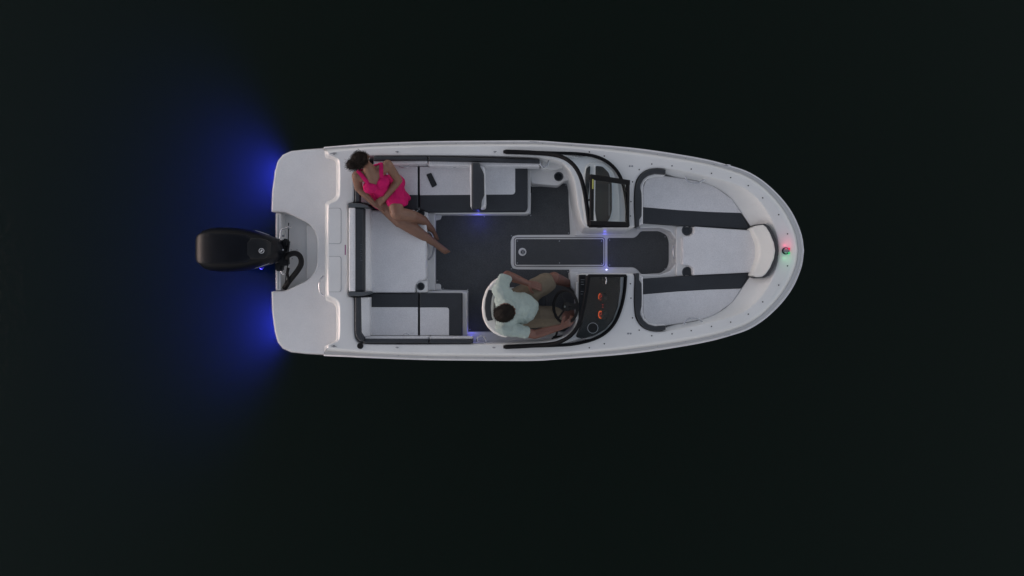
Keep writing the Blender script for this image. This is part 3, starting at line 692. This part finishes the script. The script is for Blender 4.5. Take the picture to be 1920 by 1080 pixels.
disc('fuel_cap', P(675.5, 648.5, ZD), .034, .008, 'rubber', boat, .004, 24)
scr = [(1105, 285), (1133, 292.5), (1186, 341), (1183, 378), (1182, 405), (1198.5, 318), (1222, 307.5), (1260, 311), (1296, 317), (1334, 325), (1370, 333), (1403, 348), (1430, 371), (1460, 402.5), (1476.5, 438.5)]
for a, b_ in scr + [(x_, 937 - y_) for x_, y_ in scr]:
    disc('deck_screw', P(a, b_, ZD), .0075, .003, 'black_plastic', boat, .001, 10)
for k in range(13):
    u = 10 + k * 6
    for v in (rub[u].lerp(top[u], .43), MIR3([rub[u].lerp(top[u], .43)])[0]):
        disc('rail_screw', Vector((v.x, v.y, v.z + .022)), .006, .002, 'dull_steel', boat, .0008, 8)

# ------------------------------------------------------------------ boat lamps
nv = disc('bow_light', P(1472.8, 470.5, ZD), .040, .012, 'black_plastic', boat, .004, 24)
disc('light_cap', P(1473.2, 470.2, ZD + .012), .030, .016, 'dull_steel', nv, .008, 24)
slab('red_lens', XY(rect(1478, 464.5, 1481, 469), .82), .83, ZD - .002, 'red_lens', nv, .003)
slab('green_lens', XY(rect(1478, 472.5, 1481, 476.5), .82), .83, ZD - .002, 'green_lens', nv, .003)
lamp('red_glow', P(1484, 458, .90), .06, (1, .03, .16), nv, size=.012)
lamp('green_glow', P(1483, 483, .90), .035, (.08, 1, .35), nv, size=.012)
def courtesy(pos, power, mt='blue_lens', off=(0, 0, 0), s=(.03, .012, .012)):
    k = box('courtesy_light', pos, s, mt, boat, bev=.004)
    lamp('blue_glow', Vector(pos) + Vector(off), power, (.10, .10, 1.0), k, size=.015)
courtesy(P(897, 400.6, .47), .12, off=(0, -.07, -.03))
courtesy(P(1134, 438, .40), .03, off=(0, -.06, .03), s=(.05, .012, .014))
courtesy(P(1137.3, 505.5, .348), .025, 'white_lens', off=(0, .06, .03), s=(.02, .014, .008))
courtesy(P(884, 630, .50), .035, off=(.0, .06, -.03))
for y_ in (330, 607):
    pos = P(554, y_, -.30)
    k = disc('underwater_light', (pos.x + .075, pos.y, pos.z), .05, .03, 'white_lens', boat, .008, 18)
    k.data.transform(Matrix.Translation((pos.x + .075, pos.y, pos.z)) @ Matrix.Rotation(R(-90), 4, 'Y') @ Matrix.Translation((-pos.x - .075, -pos.y, -pos.z)))
    d = Vector((-1, 0, -.12)).normalized()
    o = lamp('blue_beam', (pos.x, pos.y, pos.z), 600, (.065, .03, 1.0), k, 'SPOT', .04, d.to_track_quat('-Z', 'Y').to_euler(), 150, .9)

# ------------------------------------------------------------------ outboard motor
ob = empty('outboard_motor', P(470, 468, 0), 'black outboard motor hanging on the stern of the boat', 'outboard motor')
def oval(xpx, hw, zt, zb, n=28, e=2.6, zref=.80):
    k = (CAM_H - zref) / F; x = (xpx - 960) * k; y0 = (540 - 467.5) * k; w_ = hw * k; L = []
    zc, hh = (zt + zb) / 2, (zt - zb) / 2
    for i in range(n):
        a = 2 * math.pi * i / n; ca, sa = math.cos(a), math.sin(a)
        L.append((x, y0 + w_ * math.copysign(abs(ca) ** (2 / e), ca), zc + hh * math.copysign(abs(sa) ** (2 / e), sa)))
    return L
cow = [(367.5, 3, .70, .66), (368.5, 17, .78, .55), (371, 25, .85, .50), (376, 32, .91, .46), (383, 37.5, .955, .44), (394, 40.5, .985, .43), (412, 42, 1.0, .42), (435, 41.5, 1.0, .42), (455, 39.5, .985, .43), (472, 36, .965, .44), (487, 32, .94, .46), (500, 27.5, .91, .48), (510, 23, .88, .50), (518, 18, .84, .54), (521, 8, .78, .60)]
cowl = link('cowl', fixn(from_loops([oval(*c) for c in cow], True, True, True)), 'cowl_paint', ob, 60)
pan = [(372.5, 20, .885), (378, 26, .927), (386, 28.5, .968), (398, 29, .997), (414, 29, 1.009), (436, 28.5, 1.009), (456, 27, .994), (470, 25, .975), (480, 20, .955), (484, 12, .945)]
link('top_panel', fixn(from_loops([oval(a, b_, c, c - .08, 24, 5) for a, b_, c in pan], True, True, True)), 'cowl_paint', cowl, 60)
pan2 = [(474, 11, .975), (480, 20, .968), (492, 20, .948), (504, 17, .918), (512, 12, .89)]
link('front_panel', fixn(from_loops([oval(a, b_, c, c - .08, 20, 5) for a, b_, c in pan2], True, True, True)), 'black_plastic', cowl, 60)
for s in (-1, 1):
    tube('side_trim', [P(478, 467.5 + s * 35.5, .86), P(492, 467.5 + s * 31, .83), P(505, 467.5 + s * 26.5, .80)], [.003, .006, .003], 'dull_steel', cowl, 6)
tube('rear_trim', cr([P(371.5, 455, .68), P(369.6, 462, .68), P(369.2, 468, .68), P(369.6, 474, .68), P(371.5, 480, .68)], 14), [.002] + [.004] * 12 + [.002], 'dull_steel', cowl, 8)
ec = P(490.5, 470.3, .957)
em = tube('emblem', [ec + Vector((.026 * math.cos(a), .026 * math.sin(a), .003 - .10 * .026 * math.cos(a))) for a in np.linspace(0, 2 * math.pi, 25)[:-1]], .0035, 'white_print', cowl, 6, True)
for k in (-1, 0, 1):
    tube('emblem_wave', [ec + Vector((.007 * k + .006 * math.sin(t_), .016 * t_ / 2.2 * (1 - .2 * abs(k)), .006)) for t_ in np.linspace(-2.2, 2.2, 9)], .0026, 'white_print', em, 6)
# bracket, leg, gearcase and propeller
box('clamp_bracket', P(525.5, 469, .50), (.15, .22, .22), 'black_plastic', ob, bev=.03)
for (a, b_, sx, sy, z) in ((520, 452, .06, .05, .60), (535, 455, .05, .09, .56), (533, 485, .10, .16, .55), (537, 469, .04, .24, .52), (524, 500, .08, .10, .52), (528, 480, .09, .14, .58)):
    box('bracket_block', P(a, b_, z), (sx, sy, .10), 'black_plastic', ob, (0, 0, random.uniform(-.15, .15)), .014)
disc('tilt_bolt', P(530.5, 468.5, .64), .010, .004, 'white_print', ob, .001, 12)
disc('tilt_bolt', P(526, 470.5, .635), .014, .01, 'dull_steel', ob, .003, 12)
link('leg', fixn(from_loops([oval(470 if 0 else 478, 14, .0, -.001, 20, 2)] and [[(P(480, 0, .5).x + .16 * s_ * math.cos(a), P(0, 467.5, .9).y + .075 * s_ * math.sin(a), z) for a in np.linspace(0, 2 * math.pi, 21)[:-1]] for z, s_ in ((.5, 1.1), (.2, .95), (-.15, .75), (-.45, .62), (-.62, .55))], True, True, True)), 'cowl_paint', ob, 60)
gx, gy = P(480, 0, .5).x, P(0, 467.5, .9).y
tube('gearcase', [Vector((gx + .22, gy, -.58)), Vector((gx + .16, gy, -.58)), Vector((gx, gy, -.58)), Vector((gx - .18, gy, -.58)), Vector((gx - .26, gy, -.58))], [.01, .05, .065, .05, .03], 'cowl_paint', ob, 14)
slab('anti_ventilation_plate', [(gx - .30, gy - .10), (gx + .08, gy - .06), (gx + .08, gy + .06), (gx - .30, gy + .10)], -.30, -.315, 'cowl_paint', ob, .004)
prop = tube('propeller', [Vector((gx - .26, gy, -.58)), Vector((gx - .36, gy, -.58))], [.04, .035], 'dull_steel', ob, 14)
for k in range(3):
    a = R(90 + 120 * k)
    mm = Matrix.Translation((gx - .31, gy, -.58)) @ Matrix.Rotation(a, 4, 'X') @ Matrix.Translation((0, 0, .10)) @ Matrix.Rotation(R(35), 4, 'Z')
    o = ball('propeller_blade', (0, 0, 0), (.006, .05, .085), 'dull_steel', prop); o.data.transform(mm)
hose = cr([P(536, 484, .58), P(541, 478.5, .62), P(548, 475.3, .62), P(556, 475.5, .60), P(562.5, 481, .58), P(565, 490, .56), P(563, 499, .53), P(556, 510, .50), P(548, 520, .46), (P(540, 530, .42)), P(534, 540, .36)], 40)
tube('rigging_hose', hose, .031, 'rubber', ob, 12)
tube('hose_sleeve', [P(542, 531, .46), P(539, 512, .50), P(541, 503, .53)], .014, 'rubber', ob, 8)
tube('control_cable', cr([P(534.5, 536, .40), P(537, 512, .56), P(540, 490, .58), P(540.5, 455, .58), P(541.2, 418, .52)], 24), .006, 'rubber', ob, 8)
tube('steering_link', cr([P(524.5, 448, .58), P(526.5, 434, .56), P(530, 429.5, .56), P(540, 427.5, .56)], 18), .006, 'chrome', ob, 8)
ball('link_knob', P(541.5, 426, .56), (.024, .018, .02), 'grey_plastic', ob)
tube('steering_link', cr([P(526.5, 500, .52), P(527.5, 510, .52), P(531, 514, .52), P(534.5, 513, .53)], 14), .006, 'chrome', ob, 8)
for a, b_ in ((531, 442.5), (532, 499)): disc('mount_bolt', P(a, b_, .44), .014, .012, 'dull_steel', ob, .003, 10)

# ------------------------------------------------------------------ phone
ph_ = XY([(799, 327.2), (808.3, 323.8), (819.5, 346.5), (810.3, 351.8)], ZS + .018)
ph0 = tag(slab('mobile_phone', rnd(ph_, .012, 4), ZS + .018, ZS + .0065, 'rubber', None, .003), 'black mobile phone lying on the white port bench cushion', 'phone')
slab('screen', offs(ccw(rnd(ph_, .012, 4)), .004), ZS + .0186, ZS + .01, 'phone_black', ph0, .0004)

# ------------------------------------------------------------------ people
def capsule(bm, a, ra, c, rc, seg=14):
    a, c = Vector(a), Vector(c); d = c - a; L = d.length
    if L < 1e-5: d = Vector((0, 0, 1))
    qm = d.to_track_quat('Z', 'Y').to_matrix(); rings = []
    for k in range(6): t_ = math.pi / 2 * k / 5 - math.pi / 2; rings.append((ra * math.sin(t_), ra * math.cos(t_)))
    for k in range(1, 6): t_ = math.pi / 2 * k / 5; rings.append((L + rc * math.sin(t_), rc * math.cos(t_))) if k > 0 else None
    rings.insert(6, (L, rc))
    vv = []
    for z, r in rings:
        r = max(r, 1e-4); vv.append([bm.verts.new(a + qm @ Vector((r * math.cos(2 * math.pi * i / seg), r * math.sin(2 * math.pi * i / seg), z))) for i in range(seg)])
    for k in range(len(vv) - 1):
        for i in range(seg): bm.faces.new((vv[k][i], vv[k][(i + 1) % seg], vv[k + 1][(i + 1) % seg], vv[k + 1][i]))
    bm.faces.new(list(reversed(vv[0]))); bm.faces.new(vv[-1])
def ellip(bm, c, r, rot=None, seg=18):
    mm = Matrix.Translation(c) @ (rot.to_4x4() if rot else Matrix.Identity(4)) @ Matrix.Diagonal((*r, 1))
    bmesh.ops.create_uvsphere(bm, u_segments=seg, v_segments=12, radius=1, matrix=mm)
def flesh(name, shapes, mt, parent, voxel=.006, smooth=4, group=None, warp=None):
    bm = bmesh.new()
    for s in shapes:
        if s[0] == 'c': capsule(bm, *s[1:])
        else: ellip(bm, *s[1:])
    me = bpy.data.meshes.new('m'); bm.to_mesh(me); bm.free()
    o = bpy.data.objects.new('tmp', me); col.objects.link(o)
    rm = o.modifiers.new('r', 'REMESH'); rm.mode = 'VOXEL'; rm.voxel_size = voxel
    sm = o.modifiers.new('s', 'SMOOTH'); sm.iterations = smooth; sm.factor = .5
    dg = bpy.context.evaluated_depsgraph_get()
    m2 = bpy.data.meshes.new_from_object(o.evaluated_get(dg)); bpy.data.objects.remove(o)
    if warp:
        co = np.empty(len(m2.vertices) * 3); nr = np.empty(len(m2.vertices) * 3)
        m2.vertices.foreach_get('co', co); m2.vertices.foreach_get('normal', nr)
        co = co.reshape(-1, 3); nr = nr.reshape(-1, 3)
        co = co + nr * warp(co)[:, None]; m2.vertices.foreach_set('co', co.ravel()); m2.update()
    m2.materials.clear()
    return link(name, m2, mt, parent, 180)
def chain(pts, rs): return [('c', pts[i], rs[i], pts[i + 1], rs[i + 1]) for i in range(len(pts) - 1)]
def hand(wrist, direc, normal, thumb_side, curl=.5, s=1.):
    """palm, four unequal bent fingers and a thumb; normal points out of the back of the hand"""
    d = Vector(direc).normalized(); n = Vector(normal); n = (n - d * n.dot(d)).normalized(); sd_ = d.cross(n) * thumb_side
    wst = Vector(wrist); out = []
    for k, (off, ln) in enumerate(((.030, .072), (.010, .080), (-.010, .074), (-.029, .058))):
        base = wst + d * .088 * s + sd_ * off * s
        out.append(('c', wst + sd_ * off * .55 * s + d * .012 * s, .0155 * s, base, .0125 * s))
        a1, a2, a3 = curl * .6, curl * 1.3, curl * 1.9
        p1 = base + (d * math.cos(a1) - n * math.sin(a1) + sd_ * off * 1.2) * ln * .45 * s
        p2 = p1 + (d * math.cos(a2) - n * math.sin(a2)) * ln * .32 * s
        p3 = p2 + (d * math.cos(a3) - n * math.sin(a3)) * ln * .26 * s
        out += chain([base, p1, p2, p3], [.0105 * s, .0095 * s, .0085 * s, .0075 * s])
    tb = wst + d * .025 * s + sd_ * .024 * s
    t1 = tb + (d * .6 + sd_ * .8 - n * .25).normalized() * .045 * s; t2 = t1 + (d * .9 + sd_ * .35 - n * .4).normalized() * .036 * s
    out += chain([tb, t1, t2], [.015 * s, .0115 * s, .009 * s])
    return out
def head(c, fwd, upv, s=1.):
    """skull, jaw, nose, ears, lips; returns shapes and the frame"""
    f = Vector(fwd).normalized(); u = Vector(upv); u = (u - f * u.dot(f)).normalized(); l = u.cross(f)
    M = Matrix((l, f, u)).transposed(); A = lambda x, y, z: Vector(c) + M @ Vector((x, y, z)) * s
    sh = [('e', A(0, -.012, .02), (.074 * s, .092 * s, .098 * s), M), ('e', A(0, .03, -.05), (.055 * s, .06 * s, .062 * s), M), ('e', A(0, .062, -.088), (.025 * s, .022 * s, .02 * s), M),
          ('c', A(0, .086, .005), .009 * s, A(0, .104, -.034), .0125 * s), ('c', A(-.016, .086, -.062), .008 * s, A(.016, .086, -.062), .008 * s),
          ('c', A(-.035, .076, .022), .01 * s, A(.035, .076, .022), .01 * s)]
    for q_ in (-1, 1):
        sh.append(('e', A(q_ * .076, -.005, -.012), (.011 * s, .022 * s, .034 * s), M)); sh.append(('e', A(q_ * .042, .055, -.02), (.024 * s, .022 * s, .024 * s), M))
    return sh, A, M
def eyes(A, M, s, parent):
    for q_ in (-1, 1):
        e_ = ball('eye', A(q_ * .031, .077, .002), (.0125 * s, .0125 * s, .011 * s), 'eye_white', parent, M, 12)
        ball('pupil', A(q_ * .031, .0865, .002), (.0055 * s, .0045 * s, .0055 * s), 'hair_dark', e_, M, 10)

# --- the man at the helm
man = empty('person', P(965, 577, ZF), 'man in a pale mint shirt and khaki shorts sitting at the steering wheel', 'person')
hp_l, hp_r = P(970, 562, .77), P(970, 594, .77)
kn_l, kn_r = P(1039, 521, .76), P(1051, 594, .75)
an_l, an_r = P(1068, 532, .40), P(1080, 588, .40)
pel, bel, chs, nk = P(966, 580, .82), P(978, 578, .98), P(958, 577, 1.14), P(949, 575, 1.31)
sh_l, sh_r = P(937, 543, 1.23), P(944, 614, 1.23)
el_l, wr_l = P(951, 516, 1.02), P(989, 531, .93)
el_r, wr_r = P(1002, 627, 1.04), P(1052, 613, 1.02)
hc_m = P(948, 586, 1.47)
hsM, A, Mh = head(hc_m, (.92, .30, -.35), (.25, 0, 1), 1.1)
body = hsM + [('c', nk, .058, hc_m + Vector((0, 0, -.05)), .056)]
body += chain([pel, bel, chs, nk], [.15, .145, .14, .06])
body += chain([sh_l, chs], [.058, .10]) + chain([sh_r, chs], [.058, .10])
body += chain([hp_l, kn_l], [.095, .068]) + chain([hp_r, kn_r], [.095, .068])
for kn, an, toe in ((kn_l, an_l, P(1092, 528, ZF + .04)), (kn_r, an_r, P(1104, 584, ZF + .04))):
    body += chain([kn, kn.lerp(an, .35), an], [.064, .062, .042])
    heel = an + Vector((-.03, 0, -.05)); heel.z = ZF + .045
    body += chain([an, heel], [.036, .034]) + chain([heel, toe], [.036, .034])
body += chain([sh_l, el_l, el_l.lerp(wr_l, .3), wr_l], [.056, .050, .049, .032]) + chain([sh_r, el_r, el_r.lerp(wr_r, .3), wr_r], [.056, .050, .049, .032])
body += hand(wr_l, (1, -.28, -.2), (.15, .2, 1), 1, .3, 1.12)
body += hand(wr_r, P(1074, 602, 1.05) - wr_r, (.25, -.45, .8), -1, .75, 1.1)
mb = flesh('body', body, 'skin_ruddy', man, .0055, 3)
eyes(A, Mh, 1.1, mb)
def folds(amp, sc_, seed):
    rg = np.random.RandomState(seed); ks = rg.normal(size=(10, 3)) * sc_; ph2 = rg.uniform(0, 6.28, 10); am = rg.uniform(.4, 1, 10)
    def f(co):
        v = np.zeros(len(co))
        for k, p_, a_ in zip(ks, ph2, am): v += a_ * (1 - 2 * np.abs(np.sin(co @ k + p_)) ** .8)
        return np.maximum(amp * (v / 4 + .095 * am.sum()), -.004)
    return f
shirt = [('c', P(968, 580, .86), .165, bel, .175), ('c', bel, .175, chs, .168), ('c', bel + Vector((.05, .0, -.03)), .13, bel + Vector((.02, -.02, .05)), .14), ('c', chs, .16, P(949, 577, 1.25), .10), ('c', sh_l, .082, chs, .14), ('c', sh_r, .082, chs, .14),
         ('c', sh_l, .083, sh_l.lerp(el_l, .62), .070), ('c', sh_r, .083, sh_r.lerp(el_r, .66), .070), ('c', sh_l, .075, P(950, 570, 1.27), .06), ('c', sh_r, .075, P(950, 586, 1.27), .06),
         ('c', P(949, 571, 1.27), .066, P(949, 572, 1.30), .064)]
flesh('shirt', shirt, 'mint_cloth', man, .007, 3, warp=folds(.021, 17, 3))
shorts = [('c', pel + Vector((0, 0, -.03)), .17, pel + Vector((.06, 0, -.02)), .165), ('c', hp_l, .135, hp_l.lerp(kn_l, .76), .118), ('c', hp_r, .135, hp_r.lerp(kn_r, .84), .112), ('c', hp_l.lerp(kn_l, .3), .10, hp_r.lerp(kn_r, .3), .10)]
flesh('shorts', shorts, 'khaki_cloth', man, .007, 3, warp=folds(.012, 17, 9))
def hair_cap(A, M, s, mt, parent, extra=(), strands=300, ln=.03, seed=1, grow=1.08, lim=-.03):
    sh = [('e', A(0, -.022, .032), (.076 * s * grow, .088 * s * grow, .092 * s * grow), M), ('e', A(0, -.045, -.02), (.066 * s * grow, .058 * s * grow, .07 * s * grow), M)] + list(extra)
    h = flesh('hair', sh, mt, parent, .006, 2, warp=folds(.003, 55, seed))
    rg = random.Random(seed); vs2 = h.data.vertices; V2, F2 = [], []
    cen = A(0, -.02, .0)
    for _ in range(strands):
        v = vs2[rg.randrange(len(vs2))]; n = v.normal; tv = Vector((rg.gauss(0, 1), rg.gauss(0, 1), rg.gauss(0, .6))); tv = (tv - n * tv.dot(n)).normalized()
        p0 = v.co - n * .002; L_ = ln * rg.uniform(.5, 1.4); w2 = n.cross(tv).normalized() * .0016
        b0 = len(V2)
        for q_, up2 in ((0, 0), (.5, .006), (1, .010 * rg.uniform(.3, 1.6))):
            ww = w2 * (1 - .85 * q_); pp = p0 + tv * L_ * q_ + n * up2
            V2 += [pp - ww, pp + ww, pp + n * .0014]
        for k in (0, 1):
            for i in range(3): F2.append((b0 + k * 3 + i, b0 + k * 3 + (i + 1) % 3, b0 + (k + 1) * 3 + (i + 1) % 3, b0 + (k + 1) * 3 + i))
    me = bpy.data.meshes.new('m'); me.from_pydata([tuple(v) for v in V2], [], F2)
    tag(link('hair_strand', me, mt, h, 180), kind='stuff')
    return h
hair_cap(A, Mh, 1.1, 'hair_brown', man, strands=700, ln=.018, seed=4, grow=1.10)

# --- the woman in the stern corner
wm = empty('person', P(720, 355, ZS), 'woman in a bright pink dress sitting barefoot in the port stern corner', 'person')
wh_r, wh_l = P(704, 364, .76), P(738, 345, .76)
wk_r, wk_l = P(749, 415, .76), P(744, 399, .87)
wa_r, wa_l = P(815, 456, .54), P(810, 432, .46)
wp_, wb, wc, wn = P(720, 354, .78), P(712, 345, .92), P(699, 331, 1.08), P(688, 309, 1.24)
ws_r, ws_l = P(669, 330, 1.16), P(727, 309, 1.16)
we_r, ww_r = P(672, 352, .98), P(700, 381, .88)
we_l, ww_l = P(747, 338, .98), P(722, 371, .90)
whd = P(677, 300, 1.36)
hsW, AW, MW = head(whd, (.80, .60, -.30), (-.12, .05, 1), .94)
wb_ = hsW + [('c', wn, .045, whd + Vector((0, 0, -.04)), .046)]
wb_ += chain([wp_, wb, wc, wn], [.125, .105, .105, .045]) + chain([ws_r, wc], [.048, .085]) + chain([ws_l, wc], [.048, .085])
bdir = Vector((.35, -.75, 0)).normalized(); bs = Vector((bdir.y, -bdir.x, 0))
for q_ in (-1, 1): wb_.append(('e', wc + bdir * .082 + bs * q_ * .066 + Vector((0, 0, -.005)), (.062, .062, .06)))
wb_ += chain([wh_r, wk_r], [.104, .070]) + chain([wh_l, wk_l], [.104, .076])
wb_ += chain([wk_r, P(776, 430, .69), P(797, 444, .61), wa_r], [.066, .070, .054, .040]) + chain([wk_l, P(772, 405, .76), P(793, 413, .62), wa_l], [.070, .068, .055, .040])
def foot(an, toe, s=1.):
    an, toe = Vector(an), Vector(toe); d = (toe - an).normalized(); out = [('e', an - d * .02 + Vector((0, 0, -.02)), (.034, .034, .036))]
    sdv = d.cross(Vector((0, 0, 1))).normalized()
    out += [('c', an, .038, an.lerp(toe, .62), .034), ('c', an.lerp(toe, .3) - sdv * .01, .028, an.lerp(toe, .75) - sdv * .012, .026), ('c', an.lerp(toe, .3) + sdv * .01, .028, an.lerp(toe, .72) + sdv * .014, .022)]
    for k in range(5):
        b0 = an.lerp(toe, .74 - .03 * k) + sdv * (-.024 + .0125 * k); out.append(('c', b0, .0115 - .0006 * k, an.lerp(toe, 1.0 - .035 * k) + sdv * (-.026 + .0135 * k) + Vector((0, 0, -.008)), .0105 - .0009 * k))
    return out
wt_r, wt_l = P(840, 475, .46), P(818, 450, .34)
wb_ += foot(wa_r, wt_r) + foot(wa_l, wt_l)
wb_ += chain([ws_r, we_r, we_r.lerp(ww_r, .3), ww_r], [.054, .044, .042, .028]) + chain([ws_l, we_l, we_l.lerp(ww_l, .3), ww_l], [.054, .044, .042, .028])
wb_ += hand(ww_r, P(722, 391, .85) - ww_r, (-.1, .2, 1), -1, .4, 1.0) + hand(ww_l, P(701, 386, .86) - ww_l, (.2, .1, 1), 1, .5, 1.0)
wbd = flesh('body', wb_, 'skin_tan', wm, .0055, 3)
eyes(AW, MW, .94, wbd)
tube('bracelet', [ww_r.lerp(we_r, .04) + (ww_r - we_r).normalized().cross(Vector((0, 0, 1))).normalized() * .027 * math.cos(a) + Vector((0, 0, .027 * math.sin(a))) for a in np.linspace(0, 6.283, 17)[:-1]], .003, 'dull_steel', wm, 6, True)
dress = [('c', wp_ + Vector((0, 0, -.01)), .145, wb, .122), ('c', wb, .122, wc + Vector((0, 0, -.035)) + bdir * .01, .112),
         ('c', wh_r, .112, wh_r.lerp(wk_r, .22), .108), ('c', wh_l, .118, wh_l.lerp(wk_l, .58), .108), ('c', wh_l.lerp(wk_l, .2), .12, wh_l.lerp(wk_l, .55) + Vector((.05, .01, -.06)), .085), ('c', wh_l.lerp(wk_l, .3), .11, P(766, 372, .70), .03), ('c', wh_r, .10, wh_l, .12)]
for q_ in (-1, 1): dress.append(('e', wc + bdir * .088 + bs * q_ * .068 + Vector((0, 0, -.002)), (.078, .076, .073)))
flesh('dress', dress, 'pink_cloth', wm, .006, 3, warp=folds(.013, 20, 5))
for sgn, shp in ((-1, ws_r), (1, ws_l)):
    bse = wc + bdir * .085 + bs * (1 if (shp - wc).dot(bs) > 0 else -1) * .075 + Vector((0, 0, .03))
    inn = shp.lerp(wn, .36)
    pts = cr([bse, bse.lerp(inn, .5) + bdir * .022 + Vector((0, 0, .032)), inn + Vector((0, 0, .034)), inn - bdir * .05 + Vector((0, 0, .0)), wc - bdir * .11 + bs * (1 if (shp - wc).dot(bs) > 0 else -1) * .05], 24)
    fit = []
    for p_ in pts:
        ok, loc, nrm, _ = wbd.closest_point_on_mesh(p_); fit.append(Vector(loc) + Vector(nrm) * .004)
    fit = [fit[max(0, i - 1)].lerp(fit[min(len(fit) - 1, i + 1)], .5).lerp(fit[i], .4) for i in range(len(fit))]
    tube('strap', fit, .023, 'pink_cloth', wm, 10, flat=.5)
bun = AW(0, -.125, .035)
hair_cap(AW, MW, .94, 'hair_dark', wm, extra=[('e', bun, (.052, .05, .05)), ('c', AW(0, -.08, .03), .055, bun, .045)], strands=900, ln=.045, seed=8, grow=1.10)
